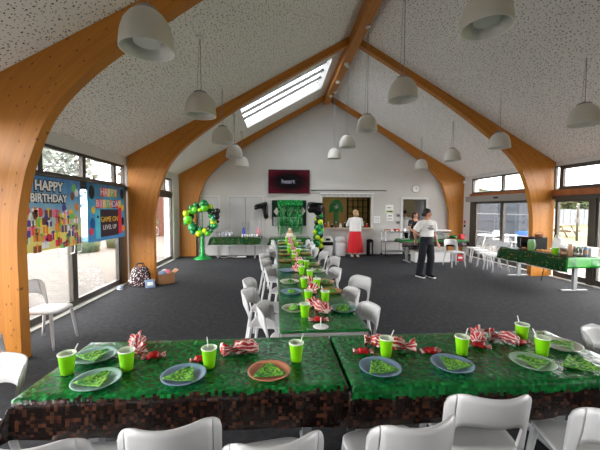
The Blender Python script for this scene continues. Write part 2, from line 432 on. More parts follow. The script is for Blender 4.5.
# back wall with hatch and doorway openings (gable)
def zceil(x): return EAVE + SLOPE * (min(x - XL, XR - x))
b = MB()
HX0, HX1, HZ0, HZ1 = 1.72, 3.60, 1.0, 2.15
DX0, DX1, DZ = 4.80, 5.70, 2.08
def colm(x0, x1, z0=0, z1=None):
    poly = [(x0, z0), (x1, z0), (x1, z1 if z1 else zceil(x1) + .06), (x0, z1 if z1 else zceil(x0) + .06)]
    b.prism(poly, YB, YB + .15)
b.prism([(-3.6, 0), (HX0, 0), (HX0, zceil(HX0) + .06), (-3.6, zceil(-3.6) + .06)], YB, YB + .15)
b.prism([(HX0, 0), (HX1, 0), (HX1, HZ0), (HX0, HZ0)], YB, YB + .15)
b.prism([(HX0, HZ1), (HX1, HZ1), (HX1, zceil(HX1) + .06), (XM, RIDGE + .06), (HX0, zceil(HX0) + .06)], YB, YB + .15)
b.prism([(HX1, 0), (DX0, 0), (DX0, zceil(DX0) + .06), (HX1, zceil(HX1) + .06)], YB, YB + .15)
b.prism([(DX0, DZ), (DX1, DZ), (DX1, zceil(DX1) + .06), (DX0, zceil(DX0) + .06)], YB, YB + .15)
b.prism([(DX1, 0), (7.3, 0), (7.3, zceil(7.3) + .06), (DX1, zceil(DX1) + .06)], YB, YB + .15)
struct(b, 'wall_back', M['wall'])
b = MB(); b.box(-2.6, -.5, YB - .012, YB, 0, .07); b.box(-.5, DX0 - .1, YB - .012, YB, 0, .07); b.box(DX1 + .1, 6.6, YB - .012, YB, 0, .07); struct(b, 'baseboard_back', M['doortrim'])

b = MB(); b.prism([(-3.6, 0), (7.3, 0), (7.3, zceil(7.3) + .06), (XM, RIDGE + .06), (-3.6, zceil(-3.6) + .06)], -4.3, -4.15); struct(b, 'wall_front', M['wall'])
# flush cupboard doors in the back wall
def flush_door(n, x0, x1, leaves, label):
    r = bpy.data.objects.new('door_%d' % n, None); COL.objects.link(r); r['kind'] = 'structure'; tag(r, label, 'door')
    b = MB(); b.box(x0 - .05, x0, YB - .03, YB, 0, 2.18); b.box(x1, x1 + .05, YB - .03, YB, 0, 2.18); b.box(x0, x1, YB - .03, YB, 2.13, 2.18); b.build('door_frame', M['doortrim'], r)
    w = (x1 - x0) / leaves
    b = MB(); b.box(x0, x1, YB - .006, YB - .001, 0, 2.13); b.build('shadow_gap', M['groove'], r)
    for i in range(leaves):
        b = MB(); b.box(x0 + i*w + .006, x0 + (i+1)*w - .006, YB - .02, YB - .006, .01, 2.122, .003); lf = b.build('door_leaf', M['door'], r)
        hx = x0 + (i+1)*w - .09 if (leaves == 1 or i == 0) else x0 + i*w + .09
        if leaves == 2:
            b = MB(); b.tube([(hx, YB - .02, .88), (hx, YB - .07, .9), (hx, YB - .07, 1.18), (hx, YB - .02, 1.2)], .012); b.build('door_handle', M['steel'], lf)
        gx = x0 + i*w + .01 if (leaves == 1 or i == 0) else x0 + (i+1)*w - .01
        gx = x1 - .012 if leaves == 1 else gx
        for hz in (.3, 1.1, 1.85):
            b = MB(); b.tube([(gx, YB - .028, hz - .05), (gx, YB - .028, hz + .05)], .01); b.build('hinge', M['steel'], lf)
    return r
flush_door(1, -2.74, -2.06, 1, 'single flush grey-white cupboard door left in the back wall')
d2 = flush_door(2, -1.70, -.50, 2, 'pair of flush grey-white cupboard doors with two pull handles')
b = MB(); b.lathe([(.025, 0), (.025, .01)], 12); o = b.build('lock', M['steel'], d2); o.rotation_euler = (PI/2, 0, 0); o.location = (-1.0, YB - .02, .78)

# glulam arches
def cr_spline(P, n=5):
    out = []
    for i in range(len(P) - 1):
        p0, p1, p2, p3 = P[max(i-1, 0)], P[i], P[i+1], P[min(i+2, len(P)-1)]
        for k in range(n):
            t = k / n
            out.append(tuple(.5*((2*p1[a]) + (-p0[a]+p2[a])*t + (2*p0[a]-5*p1[a]+4*p2[a]-p3[a])*t*t + (-p0[a]+3*p1[a]-3*p2[a]+p3[a])*t**3) for a in range(2)))
    out.append(P[-1]); return out
INN = [(.56, 0), (.56, .8), (.57, 1.5), (.65, 2.0), (.75, 2.32), (.89, 2.65), (1.09, 2.93), (1.37, 3.21), (1.72, 3.49), (2.5, 4.05), (3.5, 4.68), (5.25, 5.68)]
OUT = [(0, 0), (0, .8), (0, 1.5), (0, 2.1), (0, 2.5), (0, 2.91), (.5, 3.19), (1.0, 3.47), (1.5, 3.75), (2.4, 4.254), (3.45, 4.842), (5.25, 5.85)]
def arch(y0, label):
    b = MB()
    I = cr_spline(INN, 4)
    O = []
    for i in range(len(OUT) - 1):
        for k in range(4):
            t = k / 4; O.append((OUT[i][0]*(1-t) + OUT[i+1][0]*t, OUT[i][1]*(1-t) + OUT[i+1][1]*t))
    O.append(OUT[-1]); NR = 6
    for sgn in (1, -1):
        X = lambda o: XL + o if sgn > 0 else XR - o
        u = 0; prev = None
        for i in range(len(I)):
            c = I[i]
            if i == 0: prev = c; continue
            du = math.dist(c, I[i-1]); ua, ub = u, u + du; u = ub
            for j in range(NR):
                def pt(i, j): t = j / NR; return (I[i][0]*(1-t) + O[i][0]*t, I[i][1]*(1-t) + O[i][1]*t)
                def vv(i, j): return math.dist(I[i], pt(i, j))
                q = [pt(i-1, j), pt(i, j), pt(i, j+1), pt(i-1, j+1)]
                uv = [(ua, vv(i-1, j)), (ub, vv(i, j)), (ub, vv(i, j+1)), (ua, vv(i-1, j+1))]
                b.quad([(X(a), y0, z) for a, z in q], uv); b.quad([(X(a), y0 + AT, z) for a, z in q], uv)
            ps = [(X(I[i-1][0]), y0, I[i-1][1]), (X(I[i][0]), y0, I[i][1]), (X(I[i][0]), y0 + AT, I[i][1]), (X(I[i-1][0]), y0 + AT, I[i-1][1])]
            b.quad(ps, [(ua, .005), (ub, .005), (ub, .04), (ua, .04)])
            ps = [(X(O[i-1][0]), y0, O[i-1][1]), (X(O[i][0]), y0, O[i][1]), (X(O[i][0]), y0 + AT, O[i][1]), (X(O[i-1][0]), y0 + AT, O[i-1][1])]
            b.quad(ps, [(ua, .005), (ub, .005), (ub, .04), (ua, .04)])
    bmesh.ops.remove_doubles(b.bm, verts=b.bm.verts[:], dist=.0005)
    o = struct(b, 'timber_arch', M['glulam']); tag(o, label, 'timber arch'); return o
arch(ARCHY[0], 'nearest curved laminated timber arch, its broad leg at the left edge')
arch(ARCHY[1], 'middle curved laminated timber arch with the bags at its left leg')
arch(ARCHY[2], 'farthest curved laminated timber arch standing against the back wall')
b = MB(); b.box(XM - .11, XM + .11, -4.2, YB, 5.52, 5.80)
for f in b.bm.faces:
    for l in f.loops: l[b.uv].uv = (l.vert.co.y, l.vert.co.x + l.vert.co.z + 3)
o = struct(b, 'ridge_beam', M['glulam']); tag(o, 'straight timber ridge beam running along the roof peak', 'beam')
for i, y in enumerate((5.6, 8.5, 9.7, 10.9)):
    s = thing('ceiling_spotlight', ['nearest', 'second', 'third', 'farthest'][i] + ' small round white spotlight under the timber ridge beam', 'spotlight', (XM, y, 5.52), 0, 'spotlights under the ridge beam')
    b = MB(); b.lathe([(.055, -.05), (.06, -.01), (.06, 0)], 16); b.build('body', M['white'], s)
    b = MB(); b.lathe([(.04, -.056), (.045, -.05)], 16); b.build('lens', M['limein'], s)

# ------------------------------------------------------------------ side walls
GL, GR = -3.50, 7.12
b = MB()  # left wall: bulkhead, piers
b.box(-3.72, -3.44, -4.2, YB, 2.69, 3.0)
b.box(-3.72, -3.42, 11.05, 11.66, 0, 2.69); b.box(-3.72, -3.40, 11.66, YB, 0, 2.95)
b.box(-3.72, -3.44, -4.2, -2.0, 0, 2.69); struct(b, 'wall_left', M['wall'])
b = MB()
b.box(7.10, 7.34, -4.2, YB, 2.80, 3.05); b.box(7.08, 7.34, 11.2, YB, 0, 2.8)
b.box(7.10, 7.34, -4.2, -2.0, 0, 2.8); struct(b, 'wall_right', M['wall'])
b = MB(); b.box(-3.46, -3.38, -4.2, 11.0, 0, .012); struct(b, 'trim_1', M['strip'])
b = MB(); b.box(7.0, 7.1, -4.2, 11.2, 0, .012); struct(b, 'trim_2', M['strip'])

def fr(b, x, y0, y1, z0, z1, t=.05, d=.07):
    b.box(x - d/2, x + d/2, y0, y0 + t, z0, z1); b.box(x - d/2, x + d/2, y1 - t, y1, z0, z1)
    b.box(x - d/2, x + d/2, y0 + t, y1 - t, z0, z0 + t); b.box(x - d/2, x + d/2, y0 + t, y1 - t, z1 - t, z1)
wn = [0]; dn = [2]
def window(x, y0, y1, z0, z1, label, t=.05):
    wn[0] += 1; r = bpy.data.objects.new('window_%d' % wn[0], None); COL.objects.link(r); r['kind'] = 'structure'; tag(r, label, 'window')
    b = MB(); fr(b, x, y0, y1, z0, z1, t); b.build('window_frame', M['alu'], r)
    b = MB(); b.box(x - .006, x + .006, y0 + t, y1 - t, z0 + t, z1 - t); b.build('pane', M['glass'], r)
    return r
def gdoor(x, y0, y1, z0, z1, label, t=.06, handle=None, dots=False, inward=1):
    dn[0] += 1; r = bpy.data.objects.new('door_%d' % dn[0], None); COL.objects.link(r); r['kind'] = 'structure'; tag(r, label, 'glass door')
    b = MB(); fr(b, x, y0, y1, z0, z1, t); b.box(x - .035, x + .035, y0 + t, y1 - t, z0 + t, z0 + t + .05); b.build('door_frame', M['alu'], r)
    b = MB(); b.box(x - .006, x + .006, y0 + t, y1 - t, z0 + t, z1 - t); b.build('pane', M['glass'], r)
    if handle:
        b = MB(); hx = x + inward * .05
        b.tube([(x + inward*.03, handle, .94), (x + inward*.09, handle, .96), (x + inward*.1, handle, 1.05), (x + inward*.09, handle, 1.14), (x + inward*.03, handle, 1.16)], .012); b.build('door_handle', M['steel'], r)
    if dots:
        b = MB()
        for zz in (.93, 1.55):
            k = y0 + .12
            while k < y1 - .1:
                b.box(x - .012, x - .008, k, k + .026, zz, zz + .026); k += .085
        b.build('safety_dots', M['white'], r)
    return r
# left bays
for (y0, y1, l) in ((-2.0, .6, 'behind'), (.6, 2.2, 'nearer'), (2.2, 3.74, 'near')): gdoor(GL, y0, y1, .02, 2.12, 'tall glazed panel on the left, %s the nearest arch' % l)
gdoor(GL, 3.90, 5.78, .02, 2.12, 'glass door behind the left birthday banner', handle=5.70)
gdoor(GL, 5.80, 7.40, .02, 2.12, 'glass door behind the right birthday banner with the console', handle=5.90)
b = MB(); b.box(-3.56, -3.44, 7.4, 7.71, 0, 2.25); struct(b, 'trim_3', M['alu'])
b = MB(); b.box(-3.56, -3.44, -2.0, 11.05, 2.12, 2.22); struct(b, 'trim_4', M['alu'])
for k, (y0, y1) in enumerate(((-2.0, 1.4), (1.4, 3.74), (3.9, 5.05), (5.05, 6.15), (6.15, 7.28), (7.28, 7.71), (7.85, 9.4), (9.4, 10.4), (10.4, 11.05))):
    window(GL, y0, y1, 2.22, 2.69, ['high window over the panels behind the nearest arch', 'high window just left of the nearest arch', 'first high window after the nearest arch', 'high window above the left birthday banner', 'high window above the right birthday banner', 'narrow high window beside the middle arch', 'high window hidden behind the middle arch', 'high window beyond the middle arch', 'last high window before the white pier'][k])
gdoor(GL, 7.85, 9.45, .02, 2.12, 'glass door just beyond the middle arch on the left')
gdoor(GL, 9.45, 11.05, .02, 2.12, 'glass door nearest the back wall on the left', handle=9.6)
# right bays
def rail_r(name, y0, y1, z0, z1, x0, x1, mat): b = MB(); b.box(x0, x1, y0, y1, z0, z1); return struct(b, name, mat)
rail_r('trim_5', -2.0, 7.71, 1.97, 2.06, 7.04, 7.2, M['alu']); rail_r('trim_6', -2.0, 7.71, 2.06, 2.2, 7.0, 7.2, M['timber'])
rail_r('trim_10', 7.85, 11.2, 1.97, 2.16, 7.05, 7.19, M['alu'])
rail_r('trim_7', 7.85, 11.2, 2.16, 2.26, 7.02, 7.2, M['timber'])
for k, (y0, y1) in enumerate(((-2.0, 1.5), (1.5, 3.74), (3.88, 5.6), (5.6, 7.56))):
    window(GR, y0, y1, 2.2, 2.80, ['high window on the right behind the camera', 'high right window before the nearest arch', 'high right window after the nearest arch', 'high window above the buffet table, left of the middle arch'][k], .09)
window(GR, 7.56, 7.71, 2.2, 2.80, 'narrow high pane right beside the middle arch', .02)
window(GR, 7.85, 9.62, 2.26, 2.80, 'high window above the sliding entrance, nearer half')
window(GR, 9.62, 11.18, 2.26, 2.80, 'high window above the sliding entrance, farther half')
for k, (y0, y1) in enumerate(((-2.0, 1.5), (1.5, 3.74), (3.88, 5.25), (5.25, 6.62), (6.72, 7.66))):
    gdoor(GR, y0, y1, .02, 1.97, ['tall right glazed panel behind the camera', 'tall right glazed panel before the nearest arch', 'tall right glazed panel after the nearest arch', 'tall glazed panel behind the near end of the buffet', 'glazed panel beside the middle arch showing the field'][k], .07, inward=-1)
b = MB(); b.box(7.05, 7.19, 6.60, 6.74, 0, 1.97); struct(b, 'trim_8', M['alu'])
gdoor(GR, 7.85, 9.60, .02, 1.97, 'sliding entrance door leaf nearer the middle arch with white dots', .07, dots=True, inward=-1)
gdoor(GR, 9.60, 10.95, .02, 1.97, 'sliding entrance door leaf nearer the back wall with white dots', .07, dots=True, inward=-1)
b = MB(); b.box(7.05, 7.19, 10.95, 11.2, 0, 2.0); struct(b, 'trim_9', M['alu'])
op = thing('door_operator', 'long grey automatic door operator box above the sliding entrance', 'door operator', (6.90, 9.55, 1.97))
b = MB(); b.box(-.06, .09, -1.62, 1.62, 0, .19, .01); b.build('housing', M['opgrey'], op)
b = MB(); b.box(-.075, -.06, -.1, .1, .08, .13); b.build('sensor', M['black'], op)

# ------------------------------------------------------------------ outside
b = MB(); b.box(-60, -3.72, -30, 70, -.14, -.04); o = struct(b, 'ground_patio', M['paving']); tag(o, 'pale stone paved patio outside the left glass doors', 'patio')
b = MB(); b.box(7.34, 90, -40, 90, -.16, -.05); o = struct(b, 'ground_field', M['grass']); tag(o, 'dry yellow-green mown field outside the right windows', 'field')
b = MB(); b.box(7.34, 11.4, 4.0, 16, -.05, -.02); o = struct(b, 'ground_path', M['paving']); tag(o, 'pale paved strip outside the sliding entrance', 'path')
def crown(name, label, loc, r, h, mat, seed, trunk=1.2, n=1500, group=None, kind='tree', flat=1.0):
    rr = random.Random(seed); t = thing(name, label, kind, loc, 0, group)
    b = MB()
    lobes = [(Vector((rr.uniform(-.6, .6) * r, rr.uniform(-.6, .6) * r, trunk + (h - trunk) * rr.uniform(.25, .8))), r * rr.uniform(.4, .65)) for _ in range(9)]
    for _ in range(n):
        c, lr = rr.choice(lobes); d = Vector((rr.gauss(0, 1), rr.gauss(0, 1), rr.gauss(0, 1))).normalized() * lr * rr.uniform(.6, 1.05)
        p = c + Vector((d.x, d.y, d.z * flat)); s = r * .06 * rr.uniform(.7, 1.5)
        a = Vector((rr.gauss(0, 1), rr.gauss(0, 1), rr.gauss(0, 1))).normalized(); e = a.orthogonal().normalized()
        b.quad([p + a*s, p + e*s*.6, p - a*s, p - e*s*.6])
    b.build('foliage', mat, t, recalc=False)
    b = MB(); b.tube([(0, 0, 0), (.05, 0, trunk), (.1, .05, h * .6)], [.14, .11, .05])
    for _ in range(5):
        c, lr = rr.choice(lobes); b.tube([(.05, 0, trunk * .9), c * .6 + Vector((0, 0, trunk * .4)), c], [.06, .04, .015], 6)
    b.build('trunk', M['bark'], t); return t
crown('garden_tree', 'pale leafy tree beyond the patio, seen above the left banner', (-13, 15.5, -.05), 2.6, 6.4, M['leafB'], 3, 1.8, 1600, 'trees beyond the patio')
crown('garden_tree', 'leafy tree beyond the patio, seen between the two banners', (-15, 23, -.05), 3.0, 6.5, M['leafB'], 5, 1.8, 1600, 'trees beyond the patio')
crown('garden_tree', 'olive green tree seen left of the far balloon wreath through the glass', (-9.5, 26.5, -.05), 2.6, 5, M['leafA'], 8, 1.2, 1600, 'trees beyond the patio')
crown('garden_tree', 'pale tree at the far left of the patio', (-19, 14, -.05), 3.0, 6.0, M['leafB'], 15, 1.6, 1500, 'trees beyond the patio')
hd = thing('hedge', 'long olive green hedge bank behind the white board fence', 'hedge', (38, 35, -.05), math.atan2(-.36, 1))
hr = random.Random(4); b = MB()
for i in range(11000):
    x = hr.uniform(-21, 21); top = 4.0 + .7 * mnoise.noise(Vector((x * .35, 0, 2))); a = hr.uniform(0, PI); p = Vector((x, -1.6 * math.cos(a) + hr.uniform(-.2, .2), top * math.sin(a) * hr.uniform(.85, 1.0)))
    q = Vector((hr.gauss(0, 1), hr.gauss(0, 1), hr.gauss(0, 1))).normalized(); e = q.orthogonal().normalized(); w = hr.uniform(.3, .6)
    b.quad([p + q*w, p + e*w*.6, p - q*w, p - e*w*.6])
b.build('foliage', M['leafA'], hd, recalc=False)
b = MB()
for i in range(30): x = -20.5 + i*1.4; b.tube([(x, 0, 0), (x + .1, .05, 1.2), (x + .2, .1, 2.2)], [.09, .06, .03], 6)
b.build('stems', M['bark'], hd)
fe = thing('board_fence', 'white board fence across the field, seen right of the middle arch', 'fence', (34, 30, -.05), math.atan2(-.36, 1))
b = MB()
for i in range(60): b.box(-18 + i*.6, -18 + i*.6 + .56, 0, .03, .15, 1.75 + .04 * (i % 2))
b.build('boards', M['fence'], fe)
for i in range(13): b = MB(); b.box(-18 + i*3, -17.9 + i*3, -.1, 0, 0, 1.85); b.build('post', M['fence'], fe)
pb = thing('picnic_bench', 'low brown picnic bench on the field outside the right window', 'bench', (18.5, 19.5, -.05), .5)
b = MB(); b.box(-1.1, 1.1, -.35, .35, .7, .75); b.build('tabletop', M['bark'], pb)
for s in (-1, 1):
    b = MB(); b.box(-1.1, 1.1, s*.72 - .13, s*.72 + .13, .4, .45); b.build('bench_seat', M['bark'], pb)
    b = MB(); b.box(s*.8 - .04, s*.8 + .04, -.75, .75, .33, .4); b.tube([(s*.8, -.6, 0), (s*.8, -.25, .7)], .04, 6); b.tube([(s*.8, .6, 0), (s*.8, .25, .7)], .04, 6); b.build('leg', M['bark'], pb)
po = thing('lamp_post', 'thin dark post standing on the field outside the right window', 'post', (16.8, 16.7, -.05))
b = MB(); b.lathe([(.06, 0), (.05, 2.0), (.05, 2.1)], 10); b.build('pole', M['alu'], po)
b = MB(); b.box(-.09, .09, -.06, .06, 1.0, 1.25, .01); b.build('box', M['alu'], po)
bd = thing('outbuilding', 'low slate-clad outbuilding seen through the sliding entrance doors', 'building', (11.6, 13.2, -.05), math.radians(49))
b = MB(); b.box(0, 5, 0, 4.6, 0, 2.5); b.build('wall', M['slate'], bd)
for z in (.6, 1.2, 1.8): b = MB(); b.box(-.03, 0, 0, 4.6, z, z + .03); b.build('cladding_strip', M['slate'], bd)
b = MB(); b.box(-.15, 5.1, -.1, 5.5, 2.5, 2.6); b.build('roof', M['greymetal'], bd)
b = MB(); b.box(-.1, .5, 4.6, 5.4, 0, 2.5); b.build('rendered_pier', M['render'], bd)
bl = thing('timber_clad_wall', 'red-brown clad corner of the building beyond the far left door', 'building', (-6.2, 20.6, -.05))
b = MB(); b.box(-1.3, 1.6, 0, .4, 0, 4.2); b.build('wall', M['brick'], bl)
b = MB(); b.box(-1.4, 1.7, -.1, .5, 4.2, 4.35); b.build('coping', M['greymetal'], bl)
for i, (x, y) in enumerate(((-7.55, 13.4), (-7.05, 14.9))):
    p = thing('planter', ['nearer', 'farther'][i] + ' round green slatted planter on the patio below the right banner', 'planter', (x, y, -.04), 0, 'patio planters')
    b = MB(); b.lathe([(.42, 0), (.5, .55), (.47, .55), (.44, .4)], 40, rib=.012, ribs=1); b.build('tub', M['planter'], p)
    b = MB(); b.lathe([(.44, .46), (.1, .48)], 16); b.build('soil', M['bark'], p)

# ------------------------------------------------------------------ kitchen behind the hatch, lobby behind the doorway
b = MB(); b.box(1.2, 4.5, 14.6, 14.7, 0, 2.6); b.box(1.1, 1.2, 12.0, 14.7, 0, 2.6); b.box(4.4, 4.5, 12.0, 14.7, 0, 2.6); struct(b, 'wall_kitchen', M['kitchenwall'])
b = MB(); b.box(1.1, 4.5, 12.0, 14.7, 2.6, 2.7); struct(b, 'ceiling_kitchen', M['wall'])
b = MB(); b.box(1.1, 8, 12.0, 15, -.1, 0); struct(b, 'floor_kitchen', M['olive'])
b = MB(); b.box(4.5, 4.6, 12.0, 14.9, 0, 2.5); b.box(4.5, 5.55, 14.8, 14.9, 0, 2.5); struct(b, 'wall_lobby_dark', M['darkroom'])
b = MB(); b.box(5.5, 7.4, 14.2, 14.3, 0, 2.5); b.box(7.2, 7.3, 12, 14.3, 0, 2.5); struct(b, 'wall_lobby', M['olive'])
b = MB(); b.box(4.5, 7.4, 12.0, 14.9, 2.5, 2.6); struct(b, 'ceiling_lobby', M['wall'])
def added_lamp(name, label, loc, power, size):
    t = thing(name, label, 'added light', loc)
    b = MB(); b.box(-size/2, size/2, -.15, .15, -.05, 0, .01); b.build('body', M['white'], t)
    d = bpy.data.lights.new(name, 'AREA'); d.shape = 'RECTANGLE'; d.size = size; d.size_y = .3; d.energy = power; d.color = (1, .9, .75)
    o = bpy.data.objects.new('lamp', d); COL.objects.link(o); o.parent = t; o.location = (0, 0, -.06)
added_lamp('added_kitchen_light', 'unseen light added inside the kitchen behind the hatch', (2.7, 13.2, 2.6), 2.2, 1.2)  # invented lamp, out of sight, added to light the kitchen through the hatch
added_lamp('added_lobby_light', 'unseen light added in the lobby behind the open doorway', (6.2, 13.2, 2.5), .5, .6)  # likewise an added, hidden lamp that dimly lights the lobby
hc = thing('hatch_counter', 'pale serving counter shelf of the kitchen hatch', 'counter', (0, YB, 0))
b = MB(); b.box(HX0 - .05, HX1 + .05, -.16, .35, .955, 1.0, .006); b.build('shelf', M['counter'], hc)
b = MB(); b.box(HX0 - .06, HX0, -.02, .02, 1.0, 2.2); b.box(HX1, HX1 + .06, -.02, .02, 1.0, 2.2); b.box(HX0, HX1, -.02, .02, 2.15, 2.21); b.build('frame', M['doortrim'], hc)
kw = thing('grid_rack', 'tall black wire grid rack on the kitchen wall behind the hatch', 'rack', (3.75, 14.5, .4))
b = MB(); b.box(-.5, -.45, 0, .06, 0, 2.0); b.box(.45, .5, 0, .06, 0, 2.0); b.box(-.45, .45, 0, .06, 0, .05); b.box(-.45, .45, 0, .06, 1.95, 2.0); b.build('frame', M['black'], kw)
b = MB()
for i in range(1, 4): b.box(-.45 + i*.225 - .012, -.45 + i*.225 + .012, .01, .05, .05, 1.95)
for i in range(1, 7): b.box(-.45, .45, .01, .05, i*.28 - .012, i*.28 + .012)
b.build('grid', M['black'], kw)
for i, x in enumerate((1.9, 2.05, 2.2)):
    t = thing('kitchen_pillar', ['left', 'middle', 'right'][i] + ' dark upright behind the left end of the hatch', 'upright', (x - .1 + i*.03, 14.4, 0), 0, 'dark uprights')
    b = MB(); b.box(-.06, .06, -.03, .03, 0, 2.3 - i*.25, .005); b.build('post', M['darkroom'], t)
gt = thing('green_balloon_arch_figure', 'green T-shaped foil decoration hanging inside the kitchen hatch', 'decoration', (2.46, 13.0, 1.0))
gt.scale = (.68, 1, .98)
poly = [(-.12, 0), (.12, 0), (.13, .62), (.42, .55), (.4, .85), (.28, 1.02), (.1, 1.1), (-.1, 1.1), (-.28, 1.02), (-.4, .85), (-.42, .55), (-.13, .62)]
b = MB(); b.prism(poly, -.05, .05); b.build('foil_body', M['bal_g'], gt)
b = MB(); b.ball((0, -.05, .82), .13, .02, .1); b.build('pale_motif', M['pl_greygreen'], gt)
its = [(1.85, .14, 'redplastic', 'red bottle on the left end of the hatch counter'), (1.98, .2, 'bread', 'orange-brown bottle on the left end of the hatch counter'), (2.12, .12, 'black', 'small black jar on the hatch counter'), (2.28, .2, 'brownjar', 'brown bottle on the hatch counter below the green decoration'), (2.45, .14, 'pl_white', 'pale jar in the middle of the hatch counter'), (2.62, .18, 'black', 'black bottle beside the lady in the red skirt on the hatch counter'), (3.35, .2, 'brownjar', 'brown jar on the right end of the hatch counter'), (3.48, .14, 'redplastic', 'red jar at the right end of the hatch counter')]
for x, h, m, l in its:
    t = thing('counter_bottle', l, 'bottle', (x, YB + .18, 1.0), 0, 'bottles on the hatch counter')
    b = MB(); b.lathe([(.045, 0), (.05, .02), (.048, h*.65), (.02, h*.85), (.02, h)], 12); b.build('body', M[m], t)
    b = MB(); b.lathe([(.024, h), (.024, h + .02)], 10); b.build('cap', M['white'], t)
dr = bpy.data.objects.new('door_30', None); COL.objects.link(dr); dr['kind'] = 'structure'; tag(dr, 'white framed open doorway in the back wall left of the far arch', 'doorway')
b = MB(); b.box(DX0 - .09, DX0, YB - .03, YB + .17, 0, 2.16); b.box(DX1, DX1 + .09, YB - .03, YB + .17, 0, 2.16); b.box(DX0, DX1, YB - .03, YB + .17, DZ, 2.16); b.build('door_frame', M['doortrim'], dr)
b = MB(); b.box(DX1 + .02, DX1 + .06, YB + .17, YB + .95, .01, 2.07); b.build('door_leaf', M['door'], dr)
b = MB(); b.box(5.35, 5.62, YB + 2.2, YB + 2.25, 1.4, 2.0); b.build('dark_panel', M['darkroom'], dr)

# ------------------------------------------------------------------ back wall fittings
tv = thing('wall_tv', 'wide wall television with a dark red screen reading heart', 'television', (.485, YB - .02, 2.70))
b = MB(); b.box(-.755, .755, -.06, .02, -.43, .43, .008); b.build('casing', M['black'], tv)
t = NT('tv_screen'); g = t.n('ShaderNodeVectorMath', operation='LENGTH'); t.l(t.mapping(t.co(), (1.15, 0, 2.2)), g.inputs[0])
c = t.ramp(g.outputs['Value'], [(.5, (0.001, 0, .001, 1)), (.8, (.03, .001, .004, 1)), (1.0, (.07, .003, .010, 1))])
t.set((.004, .004, .004, 1), .5, spec=.1); t.l(c, t.p.inputs['Emission Color']); t.p.inputs['Emission Strength'].default_value = .055; M['screen'] = t.m
b = MB(); b.box(-.735, .735, -.063, -.06, -.41, .41); sc_ = b.build('screen', M['screen'], tv)
t = NT('screen_lettering'); t.set((.02, .02, .03, 1), .6, spec=.1); t.p.inputs['Emission Color'].default_value = (.5, .5, .62, 1); t.p.inputs['Emission Strength'].default_value = .035
text('heart', 'lettering', .23, t.m, sc_, (-.03, -.066, 0), (PI/2, 0, 0))
rl = thing('curtain_rail', 'long grey rail on the back wall above the kitchen hatch', 'rail', (2.7, YB - .08, 2.39))
b = MB(); b.tube([(-1.42, 0, 0), (1.42, 0, 0)], .02); b.build('rod', M['alu'], rl)
for x in (-1.3, 0, 1.3): b = MB(); b.tube([(x, 0, 0), (x, .08, 0)], .012); b.lathe([(.03, 0), (.03, .01)], 10, (x, .07, 0)); b.build('bracket', M['greymetal'], rl)
sh = thing('hatch_shutter_rail', 'white rail with small hooks just above the hatch opening', 'rail', (2.66, YB - .05, 2.26))
b = MB(); b.box(-1.02, 1.02, -.02, .05, 0, .045, .005); b.build('rail', M['white'], sh)
for i in range(12): x = -.95 + i*.17; b = MB(); b.tube([(x, -.015, 0), (x, -.02, -.06), (x + .02, -.03, -.08), (x + .035, -.02, -.06)], .007, 6); b.build('hook', M['white'], sh)
ck = thing('wall_clock', 'small round white clock on the back wall above the doorway', 'clock', (5.28, YB, 2.47)); ck.rotation_euler = (PI/2, 0, 0)
b = MB(); b.lathe([(.15, 0), (.155, .03), (.14, .035)], 28); b.build('rim', M['greymetal'], ck)
b = MB(); b.lathe([(.135, .034), (.134, .037)], 28); b.build('face', M['paper'], ck)
b = MB(); b.box(-.006, .006, 0, .09, .037, .041); b.build('minute_hand', M['inkblack'], ck)
b = MB(); b.box(0, .06, -.007, .007, .037, .041); b.build('hour_hand', M['inkblack'], ck)
def notice(name, label, cat, x, z, w, h, mat, bars):
    t = thing(name, label, cat, (x, YB - .002, z)); b = MB(); b.box(-w/2, w/2, -.006, 0, -h/2, h/2); p = b.build('sheet', mat, t)
    for (a, c, e, f, m) in bars: b = MB(); b.box(a, c, -.008, -.006, e, f); b.build('print', M[m], p)
notice('paper_notice', 'upper white notice with a lime band right of the hatch', 'notice', 4.28, 1.71, .30, .32, M['paper'], [(-.13, .13, -.13, -.06, 'limeink'), (-.1, .06, .03, .06, 'inkgrey'), (-.04, .1, -.12, -.07, 'inkblack')])
notice('paper_notice', 'lower white notice with a small dark print right of the hatch', 'notice', 4.30, 1.40, .26, .28, M['paper'], [(-.07, .07, .03, .07, 'inkgrey'), (-.09, .09, -.06, -.045, 'inkgrey'), (-.09, .05, -.09, -.08, 'inkgrey')])
sw = thing('switch_panel', 'white switch panel with small dark buttons beside the hatch', 'switch', (3.80, YB, 1.31))
b = MB(); b.box(-.12, .12, -.03, 0, -.13, .13, .006); b.build('plate', M['white'], sw)
for x, z in ((-.04, .04), (.04, .04), (-.04, -.05), (.04, -.05)): b = MB(); b.box(x - .015, x + .015, -.035, -.03, z - .015, z + .015); b.build('button', M['inkgrey'], sw)
for z, l in ((1.47, 'upper'), (1.2, 'lower')):
    t = thing('door_bell_box', l + ' small grey box on the wall left of the doorway', 'wall box', (4.62, YB, z)); b = MB(); b.box(-.06, .06, -.05, 0, -.06, .06, .01); b.build('case', M['greymetal'], t); b = MB(); b.lathe([(.03, 0), (.03, .015)], 12); o = b.build('dial', M['inkblack'], t); o.rotation_euler = (PI/2, 0, 0); o.location = (0, -.05, 0)
t = thing('call_point', 'red and black emergency call point by the sliding entrance', 'call point', (7.08, 11.54, 1.16))
b = MB(); b.box(-.03, 0, -.04, .04, .02, .13, .005); b.build('red_box', M['redplastic'], t); b = MB(); b.box(-.03, 0, -.035, .035, -.12, -.03, .005); b.build('black_box', M['black'], t)
t = thing('alarm_sensor', 'small white sensor high on the wall in the right corner', 'sensor', (7.08, 11.6, 2.66)); b = MB(); b.box(-.06, 0, -.05, .05, 0, .1, .01); b.build('case', M['white'], t); b = MB(); b.box(-.065, -.06, -.03, .03, .02, .05); b.build('lens', M['inkgrey'], t)

